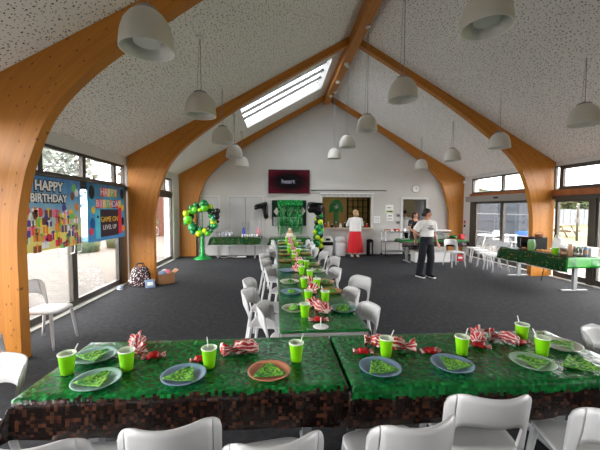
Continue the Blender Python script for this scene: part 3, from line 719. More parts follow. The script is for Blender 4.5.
# notice board, bunting, fringe curtain
nb = thing('notice_board', 'dark green notice board behind the green foil fringe curtain', 'notice board', (.49, YB - .002, 1.55))
b = MB(); b.box(-.6, .6, -.02, 0, -.44, .44); b.build('panel', plain('dark_green_felt', srgb(12, 44, 26), .9), nb)
b = MB(); 
for q in ((-.63, -.6, -.47, .47), (.6, .63, -.47, .47), (-.6, .6, .44, .47), (-.6, .6, -.47, -.44)): b.box(q[0], q[1], -.03, 0, q[2], q[3])
b.build('frame', M['black'], nb)
dm = 'diamond-shaped white card pennant on the notice board'
for i, (x, z) in enumerate(((-.46, .06), (-.2, .1), (.06, .1), (.3, .1), (.5, .08))):
    t = thing('card_pennant', 'white diamond card on the notice board, %s from the left' % ['first', 'second', 'third', 'fourth', 'fifth'][i], 'pennant', (.49 + x, YB - .035, 1.55 + z), 0, 'white diamond cards')
    b = MB(); b.prism([(0, -.15), (.11, 0), (0, .15), (-.11, 0)], -.004, .004); b.build('card', M['pl_white'], t)
for i, (x, z) in enumerate(((-.12, -.28), (.14, -.28), (.36, -.28))):
    t = thing('square_card', 'white outlined square card low on the notice board, %s from the left' % ['first', 'second', 'third'][i], 'card', (.49 + x, YB - .035, 1.55 + z), 0, 'white outlined cards')
    b = MB(); b.box(-.1, .1, -.004, .004, -.12, .12); b.build('border', M['pl_white'], t); b = MB(); b.box(-.07, .07, -.007, -.004, -.09, .09); b.build('dark_centre', M['bal_bk'], t)
pq = thing('pixel_face_card', 'grey square pixel-patterned card at the lower left of the notice board', 'card', (.02, YB - .04, 1.24))
t = NT('grey_pixels'); c, _, _ = rnd_pixels(t, t.mapping(t.co(), (1, 1, 1)), .045, [(0, srgb(60, 62, 62)), (.5, srgb(150, 152, 150)), (1, srgb(200, 200, 198))]); t.set(c, .8)
b = MB(); b.box(-.13, .13, -.006, 0, -.17, .17); o = b.build('card', t.m, pq)
fc = thing('foil_fringe_curtain', 'shiny green foil fringe curtain hanging over the notice board', 'fringe curtain', (.52, YB - .14, 2.03))
b = MB(); b.box(-.46, .46, -.02, .02, -.2, 0); b.build('header_band', M['tinsel'], fc)
b = MB(); rr = random.Random(2)
for i in range(70):
    x = -.45 + .9 * i / 69
    if rr.random() < (.3 if (-.18 < x < -.02 or .1 < x < .22) else .05): continue
    L = rr.uniform(1.15, 1.3); w = rr.uniform(.008, .013); ph = rr.uniform(0, 6); yo = rr.uniform(-.03, .03)
    R = []
    for k in range(9):
        z = -.18 - (L - .2) * k / 8; s = .012 * math.sin(ph + k * 1.1); a = ph + k * .6
        R.append([(x + s + w*math.cos(a), yo + w*math.sin(a), z), (x + s - w*math.cos(a), yo - w*math.sin(a), z)])
    b.rings(R, close=False)
o = b.build('fringe', M['tinsel'], fc, recalc=False); o['kind'] = 'stuff'

# foil number seven balloon and black column-top balloon
def puffy(poly, th, bevel):
    b = MB(); b.prism(poly, -th/2, th/2)
    return b
def foil(name, label, loc, rz, poly, th, cat='foil balloon'):
    t = thing(name, label, cat, loc); t.rotation_euler = (0, rz, 0)
    o = puffy(poly, th, 0).build('foil_body', M['blackfoil'], t)
    m = o.modifiers.new('bev', 'BEVEL'); m.width = th * .42; m.segments = 4; m.limit_method = 'NONE'
    for p in o.data.polygons: p.use_smooth = True
    b = MB(); b.lathe([(.02, -.03), (.008, 0), (.008, .02)], 8, (poly[0][0] + .06, 0, poly[0][1] - .01)); b.build('valve_tail', M['blackfoil'], t)
    return t
foil('number_balloon', 'black foil balloon shaped like the number seven left of the notice board', (-.50, YB - .22, 1.64), math.radians(-8), [(.03, -.32), (.2, -.32), (.24, .12), (.24, .3), (-.24, .24), (-.27, .05), (.03, .08)], .17)
foil('foil_balloon', 'large crumpled black foil balloon atop the balloon column by the hatch', (1.38, 11.35, 1.70), 0, [(.05, -.27), (.25, -.2), (.32, .22), (-.24, .26), (-.28, .0), (-.2, -.16), (-.02, -.12)], .2)

def balloon_mb(r):
    b = MB(); prof = [(.01, -1.22), (.1, -1.2), (.05, -1.12), (.12, -1.06), (.55, -.75), (.85, -.35), (.98, .05), (.9, .45), (.66, .75), (.33, .93), (.02, 1.0)]
    b.lathe([(a*r*.96, z*r) for a, z in prof], 16); return b
BAL = {k: balloon_mb(1.0) for k in ('g',)}
bal_mesh = {}
for k in ('g', 'lg', 'ly', 'tg', 'bk'):
    o = balloon_mb(1.0).build('balloon', M['bal_' + k]); bal_mesh[k] = o.data; COL.objects.unlink(o); bpy.data.objects.remove(o)
def add_balloon(parent, k, p, r, d):
    o = bpy.data.objects.new('balloon', bal_mesh[k]); COL.objects.link(o); o.parent = parent
    o.location = p; o.scale = (r, r, r); o.rotation_mode = 'QUATERNION'; o.rotation_quaternion = Vector(d).to_track_quat('Z', 'Y')
wr_ = thing('balloon_wreath', 'round green and black balloon wreath on a tall tinsel-wrapped stand', 'balloon wreath', (-2.48, 11.05, 0))
b = MB(); b.lathe([(.30, 0), (.27, .03), (.15, .08), (.07, .18), (.055, .8), (.05, .82)], 24)
for i in range(420):
    z = rnd.uniform(.02, .84); rr_ = (.3 - .2 * min(1, z / .16)) if z < .16 else .06; a = rnd.uniform(0, 2*PI); c = Vector((rr_*math.cos(a), rr_*math.sin(a), z)); d = Vector((math.cos(a), math.sin(a), rnd.uniform(-.6, .6))) * .05; e = Vector((-math.sin(a), math.cos(a), .2)) * .012
    b.quad([c + e, c - e, c - e*.3 + d, c + e*.3 + d])
b.build('tinsel_stand', M['tinsel'], wr_, recalc=False)
b = MB(); b.tube([(0, 0, .8), (0, 0, 1.8)], .02); b.build('pole', M['tinsel'], wr_)
b = MB(); b.tube([(.42*math.cos(2*PI*k/24), 0, 1.37 + .42*math.sin(2*PI*k/24)) for k in range(25)], .018); b.build('ring', M['tinsel'], wr_)
cols = ['g', 'tg', 'lg', 'bk', 'g', 'ly', 'g', 'bk', 'g', 'tg', 'g', 'bk', 'g']
rb = random.Random(12)
for k in range(54):
    a = 2*PI*k/54 + rb.uniform(-.06, .06); lane = k % 3; R = (.34, .42, .5)[lane] + rb.uniform(-.03, .03)
    r = (.085, .125, .10)[lane] * rb.uniform(.85, 1.12) if rb.random() < .9 else .06
    y = rb.uniform(-.12, .1); c = rb.choice(cols)
    add_balloon(wr_, c, (R*math.cos(a), y, 1.34 + R*math.sin(a)), r, (math.cos(a), -.6 + rb.uniform(-.3, .3), math.sin(a)))
for (x, z, c, r) in ((-.42, .0, 'lg', .15), (.12, .38, 'lg', .14), (.5, .1, 'bk', .12), (.53, .28, 'bk', .11), (-.48, .2, 'ly', .11), (.1, .53, 'g', .14), (-.08, -.46, 'ly', .11)):
    add_balloon(wr_, c, (x, -.16, 1.34 + z), r, (x, -.5, z))
bc = thing('balloon_tower', 'column of green lime and black balloons left of the kitchen hatch', 'balloon column', (1.50, 11.35, 0))
b = MB(); b.lathe([(.14, 0), (.14, .03), (.015, .05), (.015, 1.45)], 16); b.build('stand', M['black'], bc)
cc = ['bk', 'bk', 'ly', 'bk', 'g', 'bk', 'ly', 'g', 'lg', 'ly', 'g', 'bk', 'tg', 'ly', 'lg', 'g', 'bk', 'tg', 'lg']
for k in range(24):
    a = k * 2.2; z = .14 + k * .057; add_balloon(bc, cc[k % len(cc)], (.1*math.cos(a), -.02 + .1*math.sin(a), z), rb.uniform(.075, .115), (math.cos(a), math.sin(a) - .3, rb.uniform(-.2, .2)))
for (x, z, c, r) in ((.06, 1.24, 'ly', .105), (-.03, 1.04, 'g', .12), (.05, .86, 'tg', .1), (-.04, .7, 'ly', .1), (.1, .6, 'ly', .1), (-.03, .5, 'g', .11), (.08, .4, 'ly', .1)):
    add_balloon(bc, c, (x, -.2, z), r, (x, -1, .2))

# ------------------------------------------------------------------ pendant lamps
def pendant(name, label, x, y, zb, ztop):
    t = thing(name, label, 'pendant lamp', (x, y, zb), 0, 'white domed pendant lamps')
    b = MB(); b.lathe([(.218, 0), (.216, .05), (.205, .14), (.18, .22), (.135, .285), (.09, .32)], 72, cap0=False, cap1=True, rib=.004, ribs=1); b.build('shade', M['lampshade'], t)
    b = MB(); b.lathe([(.211, .004), (.185, .08), (.13, .12), (.05, .13)], 36, cap0=False); b.build('reflector', M['lampin'], t)
    b = MB(); b.lathe([(.218, 0), (.223, .006), (.218, .012), (.209, .006), (.218, 0)], 48, cap0=False, cap1=False); b.build('rim', M['white'], t)
    b = MB(); b.lathe([(.105, .06), (.11, .075), (.1, .12)], 28); b.build('diffuser', M['limein2'], t)
    b = MB(); b.lathe([(.095, .315), (.09, .34), (.03, .355), (.012, .375)], 20); b.build('cap', M['greymetal'], t)
    L = ztop - zb
    b = MB(); b.tube([(.012, 0, .35), (.006, 0, L)], .0055, 6); b.tube([(-.05, 0, .33), (-.004, 0, L)], .003, 5); b.build('cable', M['greymetal'], t)
    b = MB(); b.lathe([(.05, L - .03), (.055, L)], 16); b.build('ceiling_rose', M['white'], t)
    return t
t = NT('prismatic_shade'); t.set(srgb(230, 227, 220), .4); tl = t.n('ShaderNodeBsdfTranslucent'); tl.inputs[0].default_value = srgb(236, 234, 228); mx = t.n('ShaderNodeMixShader'); mx.inputs[0].default_value = .45
t.l(t.p.outputs[0], mx.inputs[1]); t.l(tl.outputs[0], mx.inputs[2]); t.l(mx.outputs[0], t.out.inputs[0]); M['lampshade'] = t.m
M['lampin'] = plain('lamp_reflector', srgb(200, 202, 198), .35); M['limein2'] = plain('lamp_diffuser', srgb(196, 204, 200), .4)
YS = (2.9, 4.85, 6.79, 8.68, 10.6); on = ['nearest', 'second', 'third', 'fourth', 'farthest']
for i, y in enumerate(YS): pendant('pendant_lamp', on[i] + ' white domed pendant lamp in the left row', -1.09, y, 3.06, zceil(-1.12) )
for i, y in enumerate(YS): pendant('pendant_lamp', on[i] + ' white domed pendant lamp in the row under the ridge', 1.93, y, 3.37, 5.52)
for i, y in enumerate(YS[1:]): pendant('pendant_lamp', ['nearest', 'second', 'third', 'farthest'][i] + ' visible white domed pendant lamp in the right row', 4.9, y, 3.06, zceil(4.9))

# ------------------------------------------------------------------ banners on the left glass
def t_poster(name, c0, c1, c2):
    t = NT(name); sx = t.n('ShaderNodeSeparateXYZ'); t.l(t.co(), sx.inputs[0])
    n = t.noise(t.co(), 5, 4); f = t.math('ADD', t.math('MULTIPLY', sx.outputs[2], .8), t.math('MULTIPLY', n, .5))
    return t.set(t.ramp(f, [(-.0, c0), (.35, c1), (.75, c2)]), .4)
ra = thing('banner_rail', 'thin dark rail across the left glass holding two birthday banners', 'rail', (-3.41, 5.8, 2.20))
b = MB(); b.tube([(0, -1.9, 0), (0, 1.88, 0), (.04, 1.93, -.01)], .012); b.build('rod', M['alu'], ra)
for y in (-1.4, .3, 1.8): b = MB(); b.tube([(0, y, 0), (-.04, y, .02)], .009); b.build('bracket', M['alu'], ra)
RX = (PI/2, 0, PI/2)
p1 = thing('birthday_banner', 'left blue banner reading HAPPY BIRTHDAY over a colourful party crowd of shapes', 'banner', (-3.40, 5.12, 1.635))
b = MB(); b.box(-.004, 0, -.77, .77, -.545, .545); sh1 = b.build('sheet', t_poster('party_banner_print', srgb(226, 214, 120), srgb(120, 178, 214), srgb(30, 106, 176)), p1)
text('HAPPY', 'lettering', .2, M['inkblack'], sh1, (.001, .0, .40), RX, bold=.022); text('HAPPY', 'lettering', .2, M['paper'], sh1, (.004, .005, .405), RX, bold=.006)
text('BIRTHDAY', 'lettering', .165, M['inkblack'], sh1, (.001, .0, .22), RX, bold=.02); text('BIRTHDAY', 'lettering', .165, M['paper'], sh1, (.004, .005, .225), RX, bold=.005)
pc = [srgb(228, 60, 70), srgb(250, 200, 50), srgb(240, 240, 240), srgb(236, 120, 160), srgb(240, 140, 50), srgb(120, 200, 90), srgb(80, 60, 150), srgb(120, 70, 50)]
PM = [plain('print_ink_%d' % i, c, .5) for i, c in enumerate(pc)]
rp = random.Random(5)
for i in range(60):
    y = rp.uniform(-.72, .72); z = -.52 + .115 * (i % 5) + rp.uniform(-.02, .04); w = rp.uniform(.05, .085); h = rp.uniform(.05, .1); m = rp.choice(PM)
    b = MB(); b.box(0, .0015 + .0004*(i % 3), y - w, y + w, z - .02, z + h); g = b.build('printed_gift', m, sh1)
    b = MB(); b.box(.002, .0032, y - .012, y + .012, z - .02, z + h); b.box(.002, .0032, y - .03, y + .03, z + h - .01, z + h + .02); b.build('printed_ribbon', rp.choice(PM), sh1)
for i, (y, z) in enumerate(((-.2, .02), (.1, .0), (.33, .08), (.5, .0), (.66, .1), (.55, .28), (.66, .34), (.6, .42), (-.45, .05), (-.6, .3), (-.05, -.05))):
    b = MB(); b.ball((.0005, y, z), .002, .055, .07, 16, 6); b.build('printed_balloon', PM[(i*3) % 8], sh1)
p2 = thing('birthday_banner', 'right blue banner reading HAPPY BIRTHDAY with a handheld game console', 'banner', (-3.40, 6.86, 1.63))
b = MB(); b.box(-.004, 0, -.77, .66, -.55, .55); sh2 = b.build('sheet', t_poster('console_banner_print', srgb(70, 140, 200), srgb(64, 172, 214), srgb(30, 80, 130)), p2)
for wds, z, sz, ws in (('HAPPY', .40, .2, .13), ('BIRTHDAY', .17, .19, .125)):
    n = len(wds)
    for i, ch in enumerate(wds):
        y = (i - (n-1)/2) * ws; b = MB(); b.box(0, .002, y - ws*.46, y + ws*.46, z - .085, z + .085); b.build('letter_tile', PM[[0, 3, 1, 5, 4, 6, 0, 1][i]], sh2)
        text(ch, 'lettering', sz * .95, M['paper'], sh2, (.003, y, z), RX)
b = MB(); b.box(.001, .004, -.36, .36, -.48, .06); b.build('console_screen', plain('dark_print', srgb(52, 36, 52), .5), sh2)
b = MB(); b.box(.001, .006, -.53, -.36, -.50, .05, .001); b.build('left_controller', plain('cyan_print', srgb(90, 200, 226), .5), sh2)
b = MB(); b.box(.001, .006, .36, .50, -.46, .1, .001); b.build('right_controller', plain('coral_print', srgb(220, 50, 70), .5), sh2)
b = MB(); b.lathe([(.03, 0), (.03, .003)], 14, (0, 0, 0)); o = b.build('thumb_stick', M['inkblack'], sh2); o.rotation_euler = (0, PI/2, 0); o.location = (.006, -.445, -.08)
text('GAME ON', 'lettering', .15, PM[1], sh2, (.005, .0, -.14), RX); text('LEVEL UP', 'lettering', .13, M['paper'], sh2, (.005, .0, -.3), RX)
for (y, z, w, m) in ((-.62, .38, .1, 'inkblack'), (.56, .4, .09, 'inkblack'), (.56, -.2, .07, 'inkblack'), (-.62, -.2, .08, 'bluecoat')):
    b = MB(); b.ball((.0005, y, z), .002, w, w * 1.3, 16, 6); b.build('printed_blob', M[m], sh2)
for i, (y, z) in enumerate(((-.58, .05), (-.66, -.35), (.58, -.36), (.56, .1))): b = MB(); b.ball((.001, y, z), .002, .07, .07, 16, 6); b.build('printed_balloon', PM[(1, 0, 4, 1)[i]], sh2)

# ------------------------------------------------------------------ tables
def table_parts(t, L, Wd, along='x', h=.73, mat='tabletop'):
    lx, ly = (L/2, Wd/2) if along == 'x' else (Wd/2, L/2)
    b = MB(); b.box(-lx, lx, -ly, ly, h - .03, h, .006); b.build('tabletop', M[mat], t)
    for s in (-1, 1):
        e = s * (L/2 - .2)
        b = MB()
        if along == 'x': b.box(e - .03, e + .03, -.04, .04, .03, h - .03); b.box(e - .025, e + .025, -ly + .04, ly - .04, 0, .035, .008)
        else: b.box(-.04, .04, e - .03, e + .03, .03, h - .03); b.box(-lx + .04, lx - .04, e - .025, e + .025, 0, .035, .008)
        b.build('leg', M['greymetal'], t)
    b = MB()
    if along == 'x': b.box(-L/2 + .2, L/2 - .2, -.015, .015, h - .1, h - .06)
    else: b.box(-.015, .015, -L/2 + .2, L/2 - .2, h - .1, h - .06)
    b.build('crossbar', M['greymetal'], t)
def table(label, x, y, L, Wd, along, group=None, h=.73):
    t = thing('folding_table', label, 'table', (x, y, 0), 0, group); table_parts(t, L, Wd, along, h); return t
def cloth(label, mat, x0, x1, y0, y1, z, dl, drr, df, db, seed=0, group=None, step=.05, flare=.1, name='tablecloth', skew=None):
    S = []; T = []
    def axis(a0, a1, d0, d1):
        out = []; 
        if d0: out += [a0 - d0 + d0*k/5 for k in range(5)] + [a0 - .004]
        n = max(2, int((a1 - a0) / step)); out += [a0 + .008 + (a1 - a0 - .016)*k/n for k in range(n + 1)]
        if d1: out += [a1 + .004] + [a1 + d1*(k+1)/5 for k in range(5)]
        return out
    S = axis(x0, x1, dl, drr); T = axis(y0, y1, df, db)
    b = MB(); dropl = b.bm.verts.layers.float.new('drop'); V = []
    for tt in T:
        row = []
        for ss in S:
            dx = (ss - x0) if ss < x0 else (ss - x1 if ss > x1 else 0); dy = (tt - y0) if tt < y0 else (tt - y1 if tt > y1 else 0)
            d = max(abs(dx), abs(dy)); x = min(max(ss, x0), x1); y = min(max(tt, y0), y1)
            w = mnoise.noise(Vector((ss*6 + seed, tt*6, seed)))
            zz = z + .0015 * w - d * (1 - .02)
            if d == 0: zz = z + .002 * mnoise.noise(Vector((ss*12, tt*12, seed)))
            fl = .006 + flare * d * (1 + .9 * mnoise.noise(Vector((ss*9 + seed, tt*9, 2.3))))
            both = min(abs(dx), abs(dy))
            if dx: x += math.copysign(fl + .30 * both, dx)
            if dy: y += math.copysign(fl + .30 * both, dy)
            if d: zz += .015 * mnoise.noise(Vector((ss*4, tt*4, seed + 4))) * d / .2
            if skew and not d: pass
            v = b.bm.verts.new((x, y, zz)); v[dropl] = d; row.append((v, ss, tt)); 
        V.append(row)
    for i in range(len(T) - 1):
        for j in range(len(S) - 1):
            q = (V[i][j], V[i][j+1], V[i+1][j+1], V[i+1][j]); f = b.bm.faces.new([a[0] for a in q]); f.smooth = True
            for l, a in zip(f.loops, q): l[b.uv].uv = (a[1], a[2])
    o = b.build(name, mat); tag(o, label, 'tablecloth', group)
    m = o.modifiers.new('thickness', 'SOLIDIFY'); m.thickness = .0015; m.offset = 1
    return o
ZT = .738
table('folding table under the near left grass-patterned tablecloth', -.465, 2.06, 1.74, .68, 'x', 'dining tables')
table('folding table under the near right grass-patterned tablecloth', 1.305, 2.055, 1.74, .68, 'x', 'dining tables')
cloth('near left tablecloth printed with green pixels and brown pixel sides', M['clothA'], -1.345, .395, 1.712, 2.41, ZT, .22, 0.1, .215, .2, 1.0, 'pixel tablecloths')
cloth('near right tablecloth printed with green pixels and brown pixel sides', M['clothB'], .43, 2.185, 1.69, 2.41, ZT, 0.12, .22, .215, .2, 2.0, 'pixel tablecloths')
LT = [(2.49, 4.33), (4.35, 6.19), (6.21, 8.05), (8.07, 9.95)]
for i, (a, c) in enumerate(LT): table(['first', 'second', 'third', 'last'][i] + ' folding table of the long row, counted from the near end', .395, (a + c)/2, c - a, .70, 'y', 'dining tables', .728)
cloth('grass-patterned tablecloth on the nearer half of the long table row', M['clothA'], .04, .755, 2.475, 6.20, ZT + .002, .05, .05, 0, 0, 3.0, 'pixel tablecloths')
cloth('grass-patterned tablecloth on the farther half of the long table row', M['clothB'], .04, .755, 6.205, 9.97, ZT + .002, .05, .05, 0, .1, 4.0, 'pixel tablecloths')
# cake/backdrop table
table('folding table before the notice board at the head of the room', .48, 10.98, 1.3, .55, 'x', None)
cloth('dark green tablecloth on the table before the notice board', M['clothgreen'], -.19, 1.15, 10.68, 11.28, ZT, .2, .2, .24, .1, 5.0)
# glasses table by cupboards
table('folding table with grey T legs standing before the cupboard doors', -1.36, 11.3, 1.66, .5, 'x', None)
cloth('dark patterned tablecloth with pale hem on the table before the cupboards', M['clothdark'], -2.2, -.52, 11.0, 11.58, ZT, .18, .12, .28, .1, 6.0)
# buffet by the right windows
table('long folding buffet table with T legs by the right windows', 6.25, 7.0, 1.95, .66, 'y')
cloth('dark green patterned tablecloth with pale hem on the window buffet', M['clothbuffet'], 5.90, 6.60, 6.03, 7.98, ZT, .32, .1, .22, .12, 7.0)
# table before the doorway
table('folding table the woman in the floral dress stands behind', 5.05, 10.1, 2.0, .6, 'x')
cloth('green and brown tablecloth on the table before the doorway', M['clothB'], 4.0, 6.1, 9.8, 10.42, ZT, .12, .15, .22, .1, 8.0, 'pixel tablecloths')

# ------------------------------------------------------------------ chairs
def make_chair(label):
    t = thing('stacking_chair', label, 'chair', (0, 0, 0))
    # seat: dished rounded square
    b = MB(); N = 12; top = []; bot = []
    def outline(s, n=40):
        out = []
        for k in range(n):
            a = 2*PI*k/n; c, d = math.cos(a), math.sin(a); e = .22
            x = math.copysign(abs(c)**(.42), c); y = math.copysign(abs(d)**(.42), d); out.append((x*.212*s*(1 + .03*y), y*.205*s + .01))
        return out
    R = []
    for s, z in ((.93, .432), (1.0, .438), (1.0, .448), (.97, .455), (.8, .455), (.5, .451), (.1, .449)):
        R.append([(x, y, z - (.012 * max(0, (y - .12) / .09)**2 if y > .12 else 0)) for x, y in outline(s)])
    b.rings(R); b.build('seat', M['chair'], t)
    # backrest: inverted U panel
    def yb(x, z):
        k = max(0, min(1, (z - .45) / .2)); return -.15 - .16 * (z - .43) - .10 * (1 - (x/.22)**2) * k
    def topz(x):
        ax = abs(x); r = .095
        if ax > .22 - r: return .80 - r + math.sqrt(max(0, r*r - (ax - (.22 - r))**2))
        return .80 - .004 * (1 - (ax / .125)**2)
    def lowz(x): return .575 + .055 * (1 - (x/.18)**4)
    b = MB(); th = .017
    def strip(xs, lo, hi, n):
        F = [[(x, yb(x, lo(x) + (hi(x) - lo(x))*k/n) + th/2, lo(x) + (hi(x) - lo(x))*k/n) for k in range(n + 1)] for x in xs]
        B_ = [[(x, yb(x, lo(x) + (hi(x) - lo(x))*k/n) - th/2, lo(x) + (hi(x) - lo(x))*k/n) for k in range(n + 1)] for x in xs]
        m = len(xs)
        ring = [F[i] for i in range(m)]
        R = []
        for i in range(m): R.append([*F[i], *reversed(B_[i])])
        b.rings(R)
    xs_m = [-.18 + .36*k/16 for k in range(17)]
    strip(xs_m, lowz, topz, 5)
    for s in (-1, 1): strip([s*(.18 + .04*k/5) for k in range(6)], lambda x: .43, topz, 8)
    o = b.build('backrest', M['chair'], t)
    for sx in (-1, 1):
        for (y0, y1) in ((.165, .215), (-.165, -.235)):
            b = MB(); R = []
            for k in range(7):
                f = k / 6; z = .44 * (1 - f); x = sx * (.178 + .042 * f); y = y0 + (y1 - y0) * f; w = .021 - .007 * f
                R.append([(x + w*1.1*math.cos(a), y + w*math.sin(a), z) for a in [2*PI*j/10 for j in range(10)]])
            b.rings(R); b.build('leg', M['chair'], t)
    return t
chair0 = make_chair('x'); used = [False]
def chair(bx, by, ang, label, group=None):
    """bx,by: centre of the back's top edge; ang: facing direction in degrees (0 = +y)"""
    a = math.radians(ang); off = .26
    x = bx - math.sin(a) * off; y = by + math.cos(a) * off
    if not used[0]:
        used[0] = True; c = chair0; c.location = (x, y, 0); c.rotation_euler = (0, 0, a); c['label'] = label
        if group: c['group'] = group
        return c
    return dup(chair0, (x, y, 0), a, label, group)
G1 = 'chairs along the near tables'
chair(-.99, 1.30, 0, 'white chair at the bottom left corner, leftmost along the near tables', G1)
chair(-.46, 1.37, 8.5, 'white chair second from the left along the front of the near tables', G1)
chair(.0, 1.25, 8.7, 'white chair turned slightly, below the peach plate', G1)
chair(.63, 1.31, 8, 'white chair low in front, just right of the gap between the tables', G1)
chair(1.09, 1.475, -5, 'white chair tucked close under the near right table', G1)
chair(1.63, 1.30, -14, 'white chair at the bottom right corner showing its flat seat', G1)
chair(-1.62, 2.06, 150, 'white chair at the left end of the near left table', G1)
chair(2.44, 2.27, 211, 'white chair at the right end of the near right table', G1)
G2 = 'chairs along the left of the long table'; G3 = 'chairs along the right of the long table'
Ls = [(-.13, 3.08, -98), (-.33, 3.64, -101), (-.37, 4.17, -100), (-.12, 5.03, -108), (-.22, 5.82, -110), (-.28, 6.62, -112), (-.14, 7.22, -110), (-.10, 7.95, -90), (-.08, 8.60, -86), (-.08, 9.3, -92)]
ow = ['nearest', 'second', 'third', 'fourth', 'fifth', 'sixth', 'seventh', 'eighth', 'ninth', 'tenth', 'eleventh']
for i, (x, y, a) in enumerate(Ls): chair(x, y, a, ow[i] + ' white chair along the left side of the long table', G2)
Rs = [(.92, 2.97, 98), (.90, 3.6, 96), (1.18, 4.24, 114), (.95, 4.88, 100), (1.15, 6.04, 108), (1.06, 6.80, 100), (.95, 7.45, 90), (.95, 8.1, 86), (.98, 8.75, 92), (.95, 9.4, 88)]
for i, (x, y, a) in enumerate(Rs): chair(x, y, a, ow[i] + ' white chair along the right side of the long table', G3)
chair(-3.14, 4.24, -92, 'white chair standing by the left glass door behind the nearest arch')
chair(-3.22, 3.28, -100, 'white chair at the left edge in front of the nearest arch leg')
chair(5.30, 9.42, 184, 'white chair alone in the open, beside the walking woman', 'chairs near the entrance')
for i, (x, y, a) in enumerate(((6.75, 9.98, 78), (6.62, 9.42, 82), (6.44, 8.87, 94), (6.30, 8.33, 86))):
    chair(x, y, a, ['farthest', 'second farthest', 'second nearest', 'nearest'][i] + ' of the white chairs in a row by the sliding entrance', 'chairs near the entrance')
# outdoor table and chairs
ot = thing('garden_table', 'white table standing outside the sliding entrance doors', 'table', (8.55, 11.9, -.02)); table_parts(ot, 1.4, .7, 'x', .74, 'white')
c = chair(9.7, 13.3, 150, 'white chair outside behind the outdoor white table', 'chairs outside'); c.location.z = -.02
c = chair(9.75, 12.0, 120, 'white chair outside with a blue coat on its back', 'chairs outside'); c.location.z = -.02
t = thing('blue_coat', 'blue coat hung over the back of the outdoor chair', 'coat', (9.75, 12.0, .0)); t.rotation_euler = (0, 0, math.radians(120))
b = MB(); b.box(-.2, .2, -.06, -.02, .42, .83, .015); b.box(-.2, .2, .03, .06, .5, .83, .012); b.box(-.2, .2, -.06, .06, .80, .84, .012); b.build('fabric', M['bluecoat'], t)

# ------------------------------------------------------------------ tableware
PR = {}
def plate_mesh(k):
    b = MB(); b.lathe([(.085, 0), (.09, .003), (.115, .018), (.126, .024), (.126, .027), (.114, .022), (.088, .008), (.02, .006)], 36); o = b.build('plate', M['pl_' + k]); me = o.data; bpy.data.objects.remove(o); return me
def plate(k, x, y, label, group, z=.742, s=1.0):
    if k not in PR: PR[k] = plate_mesh(k)
    o = bpy.data.objects.new('plate', PR[k]); COL.objects.link(o); o.location = (x, y, z); o.scale = (s, s, 1); tag(o, label, 'plate', group); return o
def napkin_mesh(kind, seed):
    b = MB(); r = random.Random(seed); n = 10; V = {}
    for i in range(n + 1):
        for j in range(n + 1):
            u, v = i/n - .5, j/n - .5
            if kind == 'flat': z = .012 + .006 * mnoise.noise(Vector((u*7 + seed, v*7, 0))) + .03 * max(0, abs(u + v) - .0) * 0 + .016 * abs(u)
            else: z = .012 + .05 * max(0, 1 - abs(u - .1*mnoise.noise(Vector((v*5, seed, 0)))) * 4.2) * (1 - 1.2 * abs(v)) + .006 * mnoise.noise(Vector((u*9, v*9 + seed, 0)))
            w = .155 if kind == 'flat' else .15
            if kind == 'flat': uu, vv_ = u * .185 * (1.04 - .86 * (v + .5)), (v + .06) * .155
            else: uu, vv_ = u * w, v * w * .82
            V[i, j] = (b.bm.verts.new((uu, vv_, z)), uu, vv_)
    for i in range(n):
        for j in range(n):
            q = (V[i, j], V[i+1, j], V[i+1, j+1], V[i, j+1]); f = b.bm.faces.new([a[0] for a in q]); f.smooth = True
            for l, a in zip(f.loops, q): l[b.uv].uv = (a[1] + seed, a[2])
    o = b.build('napkin', M['napkin']); m = o.data; bpy.data.objects.remove(o); return m
NK = [napkin_mesh('flat', 1), napkin_mesh('flat', 2), napkin_mesh('peak', 3), napkin_mesh('peak', 4)]
def napkin(i, x, y, rz, label, group, z=.748, s=1.0):
    o = bpy.data.objects.new('paper_napkin', NK[i]); COL.objects.link(o); o.location = (x, y, z); o.rotation_euler = (0, 0, rz); o.scale = (s, s, s)
    m = o.modifiers.new('thickness', 'SOLIDIFY'); m.thickness = .002; m.offset = 1; tag(o, label, 'napkin', group); return o
def make_cup():
    t = thing('paper_cup', 'x', 'cup')
    b = MB(); b.lathe([(.031, 0), (.033, .002), (.0455, .118), (.0475, .121), (.0465, .124), (.044, .121)], 28, cap0=True, cap1=False); b.build('cup_wall', M['lime'], t)
    b = MB(); b.lathe([(.0478, .117), (.0487, .121), (.0475, .1248), (.044, .1235), (.033, .006), (.002, .005)], 28, cap0=False); b.build('lining', M['limein'], t)
    return t
cup0 = make_cup(); cu = [False]
def cup(x, y, label, group, z=.742):
    if not cu[0]: cu[0] = True; cup0.location = (x, y, z); cup0['label'] = label; cup0['group'] = group; return cup0
    return dup(cup0, (x, y, z), x * 7 + y * 3, label, group)
def stick(x, y, label, a, lean=.02, z=.748):
    b = MB(); d = Vector((math.cos(a), math.sin(a), 0)); p0 = d * -.018; p1 = d * (.036) + Vector((0, 0, .12)); p2 = p0 + (p1 - p0) * 1.36
    b.tube([p0 + Vector((0, 0, .006)), p2], .0035, 8); o = b.build('stirrer_stick', M['straw']); o.location = (x, y, z); tag(o, label, 'stick', 'sticks in the cups')
GP = 'plates on the tables'; GN = 'pixel napkins on the plates'; GC = 'lime paper cups'
FP = [('paleteal', -1.17, 2.14, 'pale teal plate at the back left corner of the near left table'), ('paleteal', -1.0, 1.83, 'pale teal plate at the front left of the near left table'), ('blue', -.53, 1.85, 'blue plate in the middle of the near left table'), ('peach', -.04, 1.86, 'peach plate on the right of the near left table'),
      ('blue', .63, 1.86, 'blue plate on the left of the near right table'), ('blue', 1.09, 1.87, 'blue plate in the middle of the near right table'), ('greygreen', 1.61, 1.86, 'pale green plate on the right of the near right table'), ('white', 2.02, 2.09, 'whitish plate at the back right corner of the near right table')]
